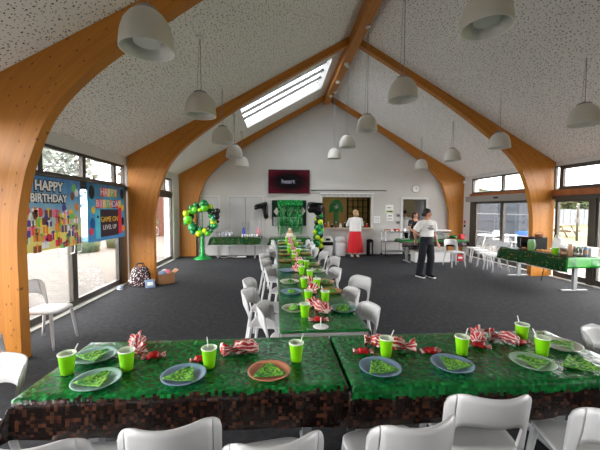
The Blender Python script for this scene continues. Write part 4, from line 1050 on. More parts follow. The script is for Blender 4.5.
for i, (k, x, y, l) in enumerate(FP):
    plate(k, x, y, l, GP); napkin(i % 2, x, y, (-.5, -.3, -.2, .05, .1, .3, .5, .8)[i], 'napkin on the ' + l, GN)
napkin(0, 1.90, 1.83, -.45, 'flat green pixel-print napkin lying without a plate at the right end', GN, .735, 1.25)
FC = [(-1.23, 1.95, 'lime paper cup at the left end of the near left table'), (-.9, 1.97, 'lime paper cup right of the front pale teal plate'), (-.41, 1.97, 'lime paper cup beside the striped bag on the near left table'), (.13, 2.01, 'lime paper cup right of the peach plate'), (.73, 2.04, 'lime paper cup behind the left blue plate on the near right table'), (1.25, 2.03, 'lime paper cup behind the middle blue plate on the near right table'), (1.78, 1.98, 'lime paper cup behind the pale green plate'), (1.83, 2.22, 'lime paper cup at the back edge of the near right table')]
for i, (x, y, l) in enumerate(FC):
    cup(x, y, l, GC); stick(x, y, 'stick in the ' + l, (.4, .9, 2.0, .5, .2, .4, 2.5, 1.5)[i])
lc = ['white', 'blue', 'white', 'blue', 'orange', 'orange', 'tan', 'teal', 'orange', 'white']; ly = [3.04, 3.66, 4.18, 4.95, 5.85, 6.70, 7.3, 8.04, 8.76, 9.6]
rc = ['teal', 'orange', 'tan', 'white', 'tan', 'green', 'orange', 'white', 'teal', 'tan', 'white']; ry = [3.0, 3.66, 4.14, 4.88, 5.47, 6.13, 6.78, 7.42, 8.05, 8.83, 9.6]
pn = dict(white='whitish', tan='tan', orange='orange-brown', blue='blue', teal='dark teal', green='green')
for i, (k, y) in enumerate(zip(lc, ly)):
    l = '%s plate, %s from the near end, long table left side' % (pn[k], ow[i]); l = l.replace('nearest from the near end', 'first from the near end')
    plate(k, .18, y, l, GP, .744); 
    if k != 'blue' or i == 1: napkin(2 + i % 2, .185, y, .4 + i * .9, 'green napkin on the ' + l, GN, .75, .8 if i else 1.0)
for i, (k, y) in enumerate(zip(rc, ry)):
    l = '%s plate, %s from the near end, long table right side' % (pn[k], ow[i]); l = l.replace('nearest from the near end', 'first from the near end')
    plate(k, .645, y, l, GP, .744); napkin(2 + i % 2, .645, y, 1.2 + i * .8, 'green napkin on the ' + l, GN, .75, .8 if i else 1.0)
LC = [(.26, 2.84), (.34, 3.31), (.51, 3.26), (.35, 3.92), (.50, 3.86), (.47, 4.4), (.38, 4.70), (.41, 5.32), (.5, 5.22), (.34, 6.0), (.36, 6.45), (.48, 6.78), (.29, 7.1), (.33, 7.7), (.52, 8.1), (.3, 8.66), (.5, 9.0), (.32, 9.6), (.56, 9.66)]
cn = ['nearest', 'second', 'third', 'fourth', 'fifth', 'sixth', 'seventh', 'eighth', 'ninth', 'tenth', 'eleventh', 'twelfth', 'thirteenth', 'fourteenth', 'fifteenth', 'sixteenth', 'seventeenth', 'eighteenth', 'farthest']
for i, (x, y) in enumerate(LC):
    l = cn[i] + ' lime paper cup down the middle of the long table'; cup(x, y, l, GC, .744)
    if i in (2, 4, 5, 8, 11): stick(x, y, 'stick in the ' + l, .3 + i, .02, .75)

def loft_bag(rings, n=28, seed=0, pleat=.22, sub=4):
    b = MB(); R = []; Q = []
    for i in range(len(rings) - 1):
        a, c = rings[i], rings[i + 1]
        for k in range(sub):
            f = k / sub; f2 = f * f * (3 - 2 * f)
            Q.append((Vector(a[0]).lerp(Vector(c[0]), f), a[1] + (c[1] - a[1]) * f2, a[2] + (c[2] - a[2]) * f2, a[3]))
    a = rings[-1]; Q.append((Vector(a[0]), a[1], a[2], a[3]))
    for i, (c, rx, rz, ax) in enumerate(Q):
        ring = []; a_ = Vector(ax).normalized(); s = a_.cross(Vector((0, 0, 1))).normalized(); u = Vector((0, 0, 1))
        for j in range(n):
            th = 2*PI*j/n; k = 1 + pleat * math.sin(th * 5 + seed + i * .5) + .55 * mnoise.noise(Vector((math.cos(th)*2.2 + seed, math.sin(th)*2.2, i * .55)))
            p = c + s * (rx * k * math.cos(th)) + u * (rz * k * math.sin(th)) + a_ * (.012 * mnoise.noise(Vector((math.cos(th)*2, math.sin(th)*2, i * .4 + seed))))
            p.z = max(p.z, .001); ring.append(p)
        R.append(ring)
    b.rings(R); return b
def sweet_bag(label, x, y, ang, L, seed, w=.05, z=.744, h=.04):
    t = thing('striped_sweet_bag', label, 'party bag', (x, y, z), ang, 'red and white striped party bags')
    loft_bag([((-L*.5, 0, h*.7), w*.5, h*.4, (1, 0, 0)), ((-L*.35, .004, h), w*1.0, h*.9, (1, .1, 0)), ((-L*.1, 0, h), w*1.05, h, (1, 0, 0)), ((L*.12, -.004, h*.9), w*.7, h*.8, (1, 0, 0)), ((L*.2, 0, h*.7), w*.3, h*.4, (1, 0, 0))], seed=seed).build('bag_body', M['stripe'], t)
    loft_bag([((L*.19, 0, h*.7), w*.26, h*.36, (1, 0, 0)), ((L*.34, .01, h*.8), w*.7, h*.6, (1, .3, 0)), ((L*.5, .016, h*1.0), w*1.1, h*.85, (1, .3, 0))], seed=seed + 3, pleat=.35).build('flared_neck', M['stripe'], t)
    b = MB(); b.lathe([(w*.3, -.004), (w*.32, 0), (w*.3, .004)], 14); o = b.build('tie', M['redwrap'], t); o.rotation_euler = (0, PI/2, 0); o.location = (L*.195, 0, h*.7)
    return t
sweet_bag('striped party bag lying behind the peach plate, pointing right', -.24, 2.15, PI + .1, .24, 1, .045)
sweet_bag('striped party bag standing flared at the back left of the near left table', -.97, 2.3, 1.9, .16, 2, .04)
sweet_bag('striped party bag between the two left pale teal plates', -.93, 2.13, .6, .13, 9, .03)
sweet_bag('striped party bag right of the cup on the near right table', .86, 2.13, -.5, .2, 4, .045)
sweet_bag('small striped party bag hidden behind the left cup on the near right table', .70, 2.2, 2.6, .13, 5, .035)
sweet_bag('striped party bag at the back right, left of the pair', 1.50, 2.23, .9, .19, 6, .042)
sweet_bag('striped party bag at the back right, right of the pair', 1.68, 2.2, 2.3, .18, 7, .042)
def wrapped(label, x, y, ang, z=.744, s=1.0):
    t = thing('wrapped_sweet', label, 'wrapped sweet', (x, y, z), ang, 'red wrapped sweets')
    loft_bag([((-.03*s, 0, .012), .014*s, .008, (1, 0, 0)), ((-.02*s, 0, .016), .026*s, .016, (1, 0, 0)), ((.02*s, 0, .016), .026*s, .016, (1, 0, 0)), ((.03*s, 0, .012), .012*s, .008, (1, 0, 0))], 14, seed=x*9).build('sweet', M['redwrap'], t)
    for q in (-1, 1): loft_bag([((q*.03*s, 0, .011), .008*s, .006, (1, 0, 0)), ((q*.055*s, 0, .014), .024*s, .01, (1, 0, 0))], 14, seed=x*5, pleat=.4).build('twisted_end', M['stripe'], t)
wrapped('red wrapped sweet right of the second cup on the near left table', -.80, 2.12, .2, s=1.3)
wrapped('red wrapped sweet beside the third cup on the near left table', -.49, 2.05, .4)
wrapped('red wrapped sweet left of the cup at the left blue plate', .59, 2.09, -.1, s=1.2)
wrapped('red wrapped sweet trailing right of the striped bag on the near right table', 1.05, 2.07, .1, s=1.2)
wrapped('red wrapped sweet left of the pair of striped bags', 1.44, 2.13, -.5, s=1.3)
wrapped('red wrapped sweet beside the cup at the back right', 1.77, 2.15, .2)
wrapped('red wrapped sweet behind the white disc on the near end of the long table', .37, 2.73, -.05, s=1.5)
LB = [(.42, 3.02, 1.9, .30, .06), (.43, 3.66, 1.2, .2, .05), (.42, 4.1, 1.8, .22, .05), (.33, 5.0, 1.4, .3, .055), (.42, 5.75, 1.7, .3, .055), (.40, 6.5, 1.5, .3, .05), (.4, 7.3, 1.5, .32, .06), (.40, 8.2, 1.6, .34, .06), (.43, 9.1, 1.5, .34, .06), (.45, 9.75, 1.5, .24, .06)]
for i, (x, y, a, L, w) in enumerate(LB): sweet_bag('striped party bag, %s from the near end of the long table' % (['first'] + ow[1:])[i], x, y, a, L, 20 + i, w, .744, .05)
dk = thing('white_disc_marker', 'white disc with a short white stick near the end of the long table', 'table marker', (.37, 2.585, .744))
b = MB(); b.lathe([(.062, 0), (.065, .003), (.062, .006), (.01, .006)], 28); b.build('disc', M['white'], dk)
b = MB(); b.tube([(0, 0, .005), (.0, .01, .075)], .004); b.build('stick', M['white'], dk)

# cake on the backdrop table
ck = thing('iced_cake', 'small two-tier cream cake on the table before the notice board', 'cake', (.48, 10.95, .744))
b = MB(); b.lathe([(.15, 0), (.155, .01), (.15, .02)], 24); b.build('board', M['steel'], ck)
b = MB(); b.lathe([(.12, .02), (.12, .12), (.11, .13)], 24); b.build('lower_tier', M['cream'], ck)
b = MB(); b.lathe([(.08, .13), (.08, .22), (.07, .23)], 24); b.build('upper_tier', M['pl_tan'], ck)
b = MB(); b.ball((0, 0, .27), .045); b.build('topper', M['cream'], ck)

# glasses, tumblers and bottles before the cupboards
k = 0
for r_ in range(2):
    for i in range(5):
        t = thing('wine_glass', 'clear stemmed glass on the cupboard table, %s in the %s row' % (ow[i] if i else 'first from the left', ['front', 'back'][r_]), 'glass', (-2.06 + i*.115 + r_*.05, 11.2 + r_*.14, .744), 0, 'clear glasses before the cupboards')
        b = MB(); b.lathe([(.045, 0), (.05, .1), (.042, .14), (.008, .16)], 16); b.build('bowl', M['frost'], t)
        b = MB(); b.lathe([(.006, .16), (.006, .21), (.04, .215), (.04, .22)], 14); b.build('stem', M['white'], t)
for i in range(7):
    t = thing('white_tumbler', 'small white tumbler on the cupboard table, %s from the left' % (['first'] + ow[1:])[i], 'tumbler', (-1.15 + i*.085, 11.15 + (i % 2)*.02, .744), 0, 'white tumblers before the cupboards')
    b = MB(); b.lathe([(.028, 0), (.034, .08), (.03, .08), (.024, .01)], 14); b.build('body', M['white'], t)
for x, m, l in ((-1.12, 'blueplastic', 'tall blue bottle on the cupboard table'), (-.62, 'pinkplastic', 'tall pink bottle on the cupboard table')):
    t = thing('tall_bottle', l, 'bottle', (x, 11.35, .744)); b = MB(); b.lathe([(.04, 0), (.045, .02), (.045, .2), (.03, .24), (.03, .26)], 16); b.build('body', M[m], t); b = MB(); b.lathe([(.032, .26), (.032, .3)], 12); b.build('cap', M[m], t)
t = thing('power_strip', 'white power strip lying on the floor under the cupboard table', 'power strip', (-1.2, 11.35, 0)); b = MB(); b.box(-.16, .16, -.03, .03, 0, .045, .008); b.build('body', M['white'], t)
b = MB()
for i in range(3): b.box(-.12 + i*.1, -.08 + i*.1, -.015, .015, .045, .048)
b.build('sockets', M['inkgrey'], t)
b = MB(); b.tube(cr_spline([(-.2, 0), (-.45, .1), (-.6, -.08), (-.8, .1), (-.9, .3)], 6) and [(p[0] - 1.2, 11.35 + p[1], .008) for p in cr_spline([(-.16, 0), (-.45, .1), (-.6, -.08), (-.8, .1), (-.95, .3)], 6)], .007, 6); o = b.build('white_cable', M['white']); tag(o, 'white cable curling over the floor under the cupboard table', 'cable')

# ------------------------------------------------------------------ bins, trolley
def bin_(label, x, y, w, d, h, body, lid, flap):
    t = thing('swing_bin', label, 'bin', (x, y, 0)); b = MB()
    R = []
    for s, z in ((.86, 0), (.9, .01), (1.0, h*.72)): R.append([(w/2*s*math.copysign(abs(math.cos(a))**.4, math.cos(a)), d/2*s*math.copysign(abs(math.sin(a))**.4, math.sin(a)), z) for a in [2*PI*j/28 for j in range(28)]])
    b.rings(R); b.build('body', M[body], t); b = MB(); R = []
    for s, z in ((1.04, h*.72), (1.04, h*.76), (.95, h*.86), (.7, h*.97), (.4, h)): R.append([(w/2*s*math.copysign(abs(math.cos(a))**.4, math.cos(a)), d/2*s*math.copysign(abs(math.sin(a))**.4, math.sin(a)), z) for a in [2*PI*j/28 for j in range(28)]])
    b.rings(R); l = b.build('lid', M[lid], t); b = MB(); b.box(-w*.2, w*.2, -d*.53, -d*.3, h*.79, h*.9, .006); b.build('flap', M[flap], l)
    if flap == 'black':
        b = MB(); R = []
        for z in (h*.55, h*.72): R.append([(w/2*1.03*math.copysign(abs(math.cos(a))**.4, math.cos(a)), d/2*1.03*math.copysign(abs(math.sin(a))**.4, math.sin(a)), z) for a in [2*PI*j/28 for j in range(28)]])
        b.rings(R); b.build('black_band', M['black'], t)
    return t
bin_('white swing bin with a black waist band, left under the hatch', 1.87, 11.55, .40, .32, .72, 'white', 'white', 'black')
bin_('plain white swing bin, right of the black-banded bin under the hatch', 2.35, 11.55, .40, .32, .70, 'white', 'white', 'white')
t = thing('pedal_bin', 'slim black pedal bin right of the lady in the red skirt', 'bin', (3.47, 11.6, 0)); b = MB(); b.lathe([(.12, 0), (.125, .02), (.125, .52)], 24); b.build('body', M['black'], t); b = MB(); b.lathe([(.128, .52), (.12, .57), (.05, .6)], 24); b.build('lid', M['black'], t); b = MB(); b.box(-.03, .03, -.128, -.118, .05, .48); b.build('steel_stripe', M['steel'], t)
tr = thing('steel_trolley', 'three-shelf steel catering trolley beside the doorway', 'trolley', (4.36, 11.45, 0))
for z in (.16, .52, .86): b = MB(); b.box(-.44, .44, -.24, .24, z, z + .02, .004); b.box(-.44, .44, -.24, -.23, z, z + .05); b.build('shelf', M['steel'], tr)
for x in (-.43, .43):
    for y in (-.23, .23):
        b = MB(); b.tube([(x, y, .08), (x, y, .95)], .013); p = b.build('post', M['chrome'], tr); b = MB(); b.lathe([(.04, -.012), (.04, .012)], 14); o = b.build('castor', M['black'], p); o.rotation_euler = (PI/2, 0, 0); o.location = (x, y, .04)
for i, (x, w, h, m, l) in enumerate(((-.3, .09, .1, 'card', 'brown box'), (-.14, .07, .08, 'pl_white', 'pale packet'), (.02, .08, .11, 'redwrap', 'dark red packet'), (.14, .06, .09, 'pl_peach', 'pinkish packet'), (.3, .09, .12, 'paper', 'white box'))):
    t = thing('trolley_packet', l + ' on the top shelf of the steel trolley', 'packet', (4.36 + x, 11.42, .88), .2*i); b = MB(); b.box(-w, w, -.07, .07, 0, h, .008); b.build('carton', M[m], t); b = MB(); b.box(-w*.6, w*.6, -.072, -.07, h*.3, h*.6); b.build('label', M['paper'], t)

# ------------------------------------------------------------------ table before the doorway: boxes
cb = thing('clear_storage_box', 'clear plastic storage box with white lid on the table by the doorway', 'storage box', (5.30, 10.1, .744))
b = MB(); b.box(-.3, .3, -.18, .18, 0, .005); 
for q in ((-.3, -.294, -.18, .18), (.294, .3, -.18, .18), (-.3, .3, -.18, -.174), (-.3, .3, .174, .18)): b.box(q[0], q[1], q[2], q[3], 0, .26)
b.build('box', M['clear'], cb); b = MB(); b.box(-.33, .33, -.2, .2, .26, .29, .006); b.build('lid', M['white'], cb)
b = MB(); b.box(-.25, .1, -.12, .12, .006, .12, .01); b.box(.12, .26, -.1, .1, .006, .18, .01); b.build('contents', M['pl_white'], cb)
for i, (x, z, w) in enumerate(((4.72, 0, .42), (5.35, 0, .42))):
    t = thing('white_crate', ['left', 'right'][i] + ' white crate on the floor under the table by the doorway', 'crate', (x, 10.08, z), 0, 'white crates'); b = MB(); b.box(-.27, .27, -.18, .18, .0, .3, .012); b.build('crate_body', M['white'], t); b = MB(); b.box(-.29, .29, -.2, .2, .3, .34, .008); b.build('lid', M['white'], t)
t = thing('red_box', 'bright red box at the right end of the table by the doorway', 'box', (6.03, 9.98, .744)); b = MB(); b.box(-.07, .07, -.06, .06, 0, .14, .006); b.build('carton', M['redplastic'], t); b = MB(); b.box(-.072, .072, -.062, .062, .14, .155, .004); b.build('lid', M['redplastic'], t)
t = thing('red_carrier', 'red box on the floor by the right leg of the doorway table', 'box', (6.08, 10.2, 0)); b = MB(); b.box(-.1, .1, -.08, .08, 0, .2, .01); b.build('carton', M['redplastic'], t); b = MB(); b.box(-.07, .07, -.082, -.08, .08, .14); b.build('label', M['paper'], t)
t = thing('garland', 'bushy dark green garland heaped on the table by the doorway', 'garland', (5.84, 10.2, .744)); b = MB(); b.ball((0, 0, .05), .14, .14, .05, 14, 6)
for i in range(240):
    a = rnd.uniform(0, 2*PI); q = rnd.uniform(.05, .2); c = Vector((q*math.cos(a), q*math.sin(a), rnd.uniform(.02, .12))); d = Vector((math.cos(a), math.sin(a), rnd.uniform(-.3, .8))) * .04; e = Vector((-math.sin(a), math.cos(a), 0)) * .01; b.quad([c - e, c + e, c + d])
b.build('leaves', M['bal_g'], t, recalc=False)
t = thing('serving_plate', 'yellowish plate of food in front of the woman in the floral dress', 'plate', (4.86, 10.1, .744)); b = MB(); b.lathe([(.12, 0), (.15, .02), (.14, .02), (.1, .008)], 24); b.build('dish', M['pl_white'], t); b = MB(); b.ball((0, 0, .03), .1, .1, .03); b.build('food', plain('yellow_food', srgb(220, 196, 110), .7), t)

# ------------------------------------------------------------------ buffet items
ZB = .745
def prop(name, label, cat, x, y, group=None, rz=0): return thing(name, label, cat, (x, y, ZB), rz, group)
mw = prop('black_microwave', 'black microwave-like box on the far end of the window buffet', 'appliance', 6.28, 7.42)
b = MB(); b.box(-.2, .2, -.24, .24, .01, .30, .01); b.build('casing', M['black'], mw)
b = MB(); b.box(-.206, -.2, -.22, .1, .03, .28, .003); d_ = b.build('door', plain('black_glass', srgb(10, 10, 12), .08), mw); b = MB(); b.tube([(-.21, .08, .05), (-.225, .08, .08), (-.225, .08, .23), (-.21, .08, .26)], .008); b.build('handle', M['greymetal'], d_)
b = MB(); b.box(-.205, -.2, .12, .22, .03, .28); b.build('control_panel', plain('dark_panel', srgb(30, 32, 30), .3), mw)
for y in (-.2, .2): b = MB(); b.box(-.17, .17, y - .02, y + .02, -.001, .012); b.build('foot', M['black'], mw)
bk = thing('wicker_basket', 'brown wicker basket on top of the black microwave', 'basket', (6.28, 7.2, ZB + .302)); b = MB(); b.lathe([(.07, 0), (.1, .07), (.09, .07), (.06, .01)], 26, rib=.004, ribs=1); b.build('bowl', M['wicker'], bk); b = MB(); b.tube([(.1*math.cos(PI*k/12), 0, .06 + .07*math.sin(PI*k/12)) for k in range(13)], .007); b.build('handle', M['wicker'], bk)
t = prop('green_jug', 'pale green translucent jug before the black microwave', 'jug', 6.02, 7.12); b = MB(); b.lathe([(.06, 0), (.075, .03), (.075, .2), (.07, .23), (.06, .23)], 20); b.build('body', plain('pale_green_plastic', srgb(130, 176, 110), .3), t); b = MB(); b.lathe([(.072, .23), (.06, .26)], 20); b.build('lid', M['pl_greygreen'], t); b = MB(); b.tube([(0, -.075, .18), (0, -.12, .17), (0, -.12, .08), (0, -.075, .06)], .009); b.build('handle', M['pl_greygreen'], t)
def carrier(label, x, y, w, d, h, seed):
    t = prop('white_carrier_bag', label, 'carrier bag', x, y, 'white carrier bags'); b = MB(); R = []
    for i, (s, z) in enumerate(((.9, 0), (1.05, h*.1), (1.0, h*.5), (.85, h*.8), (.7, h*.97), (.5, h))):
        R.append([(d/2*s*math.cos(a)*(1 + .2*mnoise.noise(Vector((math.cos(a)*2, math.sin(a)*2, i + seed)))), w/2*s*math.sin(a)*(1 + .25*mnoise.noise(Vector((math.cos(a)*2 + 5, math.sin(a)*2, i + seed)))), z) for a in [2*PI*j/20 for j in range(20)]])
    b.rings(R); b.build('bag_body', M['white'], t)
    for s in (-1, 1): b = MB(); b.tube([(s*.03, -w*.2, h*.9), (s*.05, -w*.1, h*1.15), (s*.04, w*.1, h*1.15), (s*.03, w*.2, h*.9)], .008); b.build('handle', M['white'], t)
carrier('tall white carrier bag in the middle of the window buffet', 6.38, 6.78, .28, .2, .34, 1)
carrier('lower white carrier bag right of the tall one on the window buffet', 6.30, 6.52, .22, .2, .2, 5)
ty = prop('food_tray', 'silver tray of pastries at the front of the window buffet', 'tray', 6.02, 6.72); b = MB(); b.box(-.1, .1, -.2, .2, 0, .012, .004); b.build('tray', M['steel'], ty)
pp = random.Random(3)
for i in range(8):
    b = MB(); b.ball((0, 0, 0), .035, .045, .025, 12, 6); o = b.build('pastry', M['bread']); o.location = (6.02 + (-.045 if i % 2 else .045), 6.72 - .15 + (i//2)*.1, ZB + .036); tag(o, 'golden pastry on the silver tray, %s from its left end' % ['first back', 'first front', 'second back', 'second front', 'third back', 'third front', 'last back', 'last front'][7 - i], 'pastry', 'pastries on the tray')
bt = thing('bread_bowl', 'small brown dish of bread on the buffet before the microwave', 'dish', (5.99, 7.3, ZB)); b = MB(); b.lathe([(.05, 0), (.07, .035), (.06, .035), (.04, .01)], 18); b.build('dish', M['wicker'], bt); b = MB(); b.ball((0, 0, .035), .05, .05, .025); b.build('bread', M['bread'], bt)
c = dup(cup0, (5.99, 6.43, ZB), 0, 'large lime paper cup on the window buffet', GC); c.scale = (1.35, 1.35, 1.25)
def jar(label, x, y, r, h, m, lidm):
    t = prop('food_jar', label, 'jar', x, y, 'jars on the buffet'); b = MB(); b.lathe([(r*.9, 0), (r, .01), (r, h*.8), (r*.7, h*.9)], 18); b.build('body', M[m], t); b = MB(); b.lathe([(r*.75, h*.88), (r*.75, h)], 16); b.build('lid', M[lidm], t); b = MB(); b.lathe([(r*1.01, h*.25), (r*1.01, h*.6)], 18, cap0=False, cap1=False); b.build('label', M['pl_tan'], t)
jar('brown jar right behind the large lime cup on the buffet', 6.13, 6.38, .06, .17, 'brownjar', 'pl_white')
jar('dark brown jar right of the lime cup on the buffet', 6.03, 6.27, .052, .15, 'brownjar', 'brownjar')
jar('tall tan bottle right of the brown jars on the buffet', 6.12, 6.21, .042, .27, 'pl_tan', 'pl_white')
def drink(label, x, y, m, h=.17, r=.042):
    t = prop('drinking_glass', label, 'glass', x, y, 'clear drinking glasses'); b = MB(); b.lathe([(r*.75, 0), (r*.8, .006), (r, h), (r*.92, h), (r*.72, .012)], 18); b.build('tumbler', M[m], t)
    b = MB(); b.lathe([(r*.7, .013), (r*.82, h*.45)], 16); b.build('drink', M['pl_white'], t)
for i, (x, y) in enumerate(((6.14, 6.10), (6.24, 6.24), (6.24, 6.11), (6.34, 6.36), (6.46, 6.48), (6.36, 6.50), (6.54, 6.58), (6.53, 6.36))):
    drink('clear tumbler on the buffet, %s of those by the window end' % (['first', 'second', 'third', 'fourth', 'fifth', 'sixth', 'seventh', 'eighth'][i]), x, y, 'clear')
jar('green-lidded jar among the tumblers on the buffet', 6.33, 6.23, .045, .2, 'pl_greygreen', 'bal_g')
jar('pale blue bottle right of the green-lidded jar on the buffet', 6.36, 6.11, .04, .22, 'pl_blue', 'pl_white')
wb_ = prop('white_box', 'long white box at the near end of the window buffet', 'box', 6.50, 6.17); b = MB(); b.box(-.08, .08, -.12, .1, 0, .16, .008); b.build('carton', M['white'], wb_); b = MB(); b.box(-.085, .085, -.125, .105, .16, .19, .006); b.build('lid', M['white'], wb_)
for i, (x, y) in enumerate(((6.42, 6.62), (6.48, 6.98), (6.5, 7.78))):
    t = prop('steel_bowl', 'steel bowl at the back of the buffet, %s' % ['behind the carrier bags', 'between bags and microwave', 'left of the microwave'][i], 'bowl', x, y); b = MB(); b.lathe([(.05, 0), (.09, .06), (.085, .06), (.045, .008)], 20); b.build('bowl', M['steel'], t)
b = MB(); b.tube([(6.45, 7.1, .70), (6.3, 7.05, .5), (6.2, 6.95, .3), (6.15, 6.95, .06)], .008, 6); o = b.build('black_cable', M['black']); tag(o, 'black cable hanging under the window buffet to the floor', 'cable')

# ------------------------------------------------------------------ bags by the middle arch
bg = thing('patterned_tote', 'large dark tote bag with white and pink dots at the middle arch foot', 'bag', (-3.0, 7.30, 0), .1)
bg.scale = (.86, .86, .95)
b = MB(); R = []
for i, (s, z) in enumerate(((.92, 0), (1.05, .03), (1.02, .15), (.86, .3), (.7, .4), (.6, .44))):
    R.append([(.26*s*math.cos(a)*(1 + .12*mnoise.noise(Vector((math.cos(a)*2, math.sin(a)*2, i*.7)))), .17*s*math.sin(a)*(1 + .2*mnoise.noise(Vector((math.cos(a)*2 + 3, math.sin(a)*2, i*.7)))), z) for a in [2*PI*j/26 for j in range(26)]])
b.rings(R); b.build('bag_body', M['floralbag'], bg)
for s in (-1, 1): b = MB(); b.tube([(-.1, s*.05, .4), (-.07, s*.06, .52), (.07, s*.06, .52), (.1, s*.05, .4)], .014); b.build('handle', M['hair_dark'], bg)
b = MB(); b.box(.17, .26, -.16, -.14, .05, .26, .01); b.build('side_pocket', M['floralbag'], bg)
cb_ = thing('cardboard_box', 'open brown cardboard box right of the dotted tote bag', 'box', (-2.53, 7.52, 0), .6)
cb_.scale = (.85, .85, .95)
b = MB(); 
for q in ((-.2, -.193, -.15, .15), (.193, .2, -.15, .15), (-.2, .2, -.15, -.143), (-.2, .2, .143, .15)): b.box(q[0], q[1], q[2], q[3], 0, .24)
b.box(-.2, .2, -.15, .15, 0, .006); b.build('carton', M['card'], cb_)
for s in (-1, 1): b = MB(); b.quad([(s*.2, -.15, .24), (s*.2, .15, .24), (s*.31, .15, .31), (s*.31, -.15, .31)]); o = b.build('flap', M['card'], cb_); m = o.modifiers.new('t', 'SOLIDIFY'); m.thickness = .005
for i, (x, y, z, r, m, l) in enumerate(((-.08, 0, .2, .11, 'pl_blue', 'blue-grey bundle'), (.06, .02, .22, .1, 'pinkplastic', 'purple-pink bundle'), (.1, -.05, .18, .085, 'pl_tan', 'tan bundle'), (0, .06, .25, .08, 'pl_white', 'white bundle'))):
    p = Matrix.Rotation(.6, 3, 'Z') @ Vector((x, y, 0))
    b = MB(); R = []
    for k in range(7):
        a_ = -PI/2 + PI*k/6; a_ = max(-1.5, min(1.5, a_))
        R.append([(r*math.cos(a_)*math.cos(2*PI*j/14)*(1 + .25*mnoise.noise(Vector((k, j, i)))), r*math.cos(a_)*math.sin(2*PI*j/14)*(1 + .25*mnoise.noise(Vector((k, j + 9, i)))), r*.9*math.sin(a_)) for j in range(14)])
    b.rings(R); o = b.build('fabric_bundle', M[m]); o.location = (-2.53 + p.x * .7, 7.52 + p.y * .7, z); tag(o, l + ' stuffed in the open cardboard box', 'clothes bundle', 'bundles in the box')
pk = thing('blue_package', 'pale blue package leaning between the tote bag and the box', 'package', (-2.70, 7.08, 0), .5)
pk.scale = (.8, .8, .8); b = MB(); Mx = Matrix.Rotation(-.6, 4, 'X'); b.box(-.12, .12, -.02, .02, 0, .24, .01, Mx); b.build('packet', M['pl_blue'], pk); b = MB(); b.box(-.07, .07, -.025, -.02, .06, .16, 0, Mx); b.build('label', M['paper'], pk)
sp = thing('blue_slipper', 'pale blue shoe on the floor left of the dotted tote bag', 'shoe', (-3.30, 7.0, 0), .6)
b = MB(); b.ball((0, 0, .035), .06, .13, .035, 14, 8); b.build('upper', M['pl_blue'], sp); b = MB(); b.ball((0, 0, .012), .062, .135, .012, 14, 6); b.build('sole', M['white'], sp)

# ------------------------------------------------------------------ people
def skin_ob(b, name, mat, parent, vox=.008, sm=3):
    o = b.build(name, mat, parent); m = o.modifiers.new('remesh', 'REMESH'); m.mode = 'VOXEL'; m.voxel_size = vox; m.use_smooth_shade = True
    s = o.modifiers.new('smooth', 'SMOOTH'); s.iterations = sm; s.factor = .5; return o
def ring_loft(b, secs, n=20):
    b.rings([[(cx + rx*math.cos(2*PI*j/n), cy + ry*math.sin(2*PI*j/n), z) for j in range(n)] for z, cx, cy, rx, ry in secs])
def hand(b, w, d, side):
    w = Vector(w); d = Vector(d).normalized(); up = Vector((0, -1, 0)) if abs(d.y) < .8 else Vector((0, 0, 1)); s = d.cross(up).normalized(); up = s.cross(d).normalized()
    b.tube([w - d*.02, w + d*.03, w + d*.085], [.024, .034, .033], 10)
    for i, L in enumerate((.062, .074, .07, .055)):
        o = w + d*.075 + s*((i - 1.5)*.019); b.tube([o, o + d*L*.5 + up*.006, o + d*L + up*.024], [.0095, .009, .0075], 8)
    th = w + d*.03 + s*(-.03*side); b.tube([w + d*.01 - s*.015*side, th, th + d*.035 - s*.02*side, th + d*.06 - s*.018*side + up*.01], [.013, .012, .010, .008], 8)
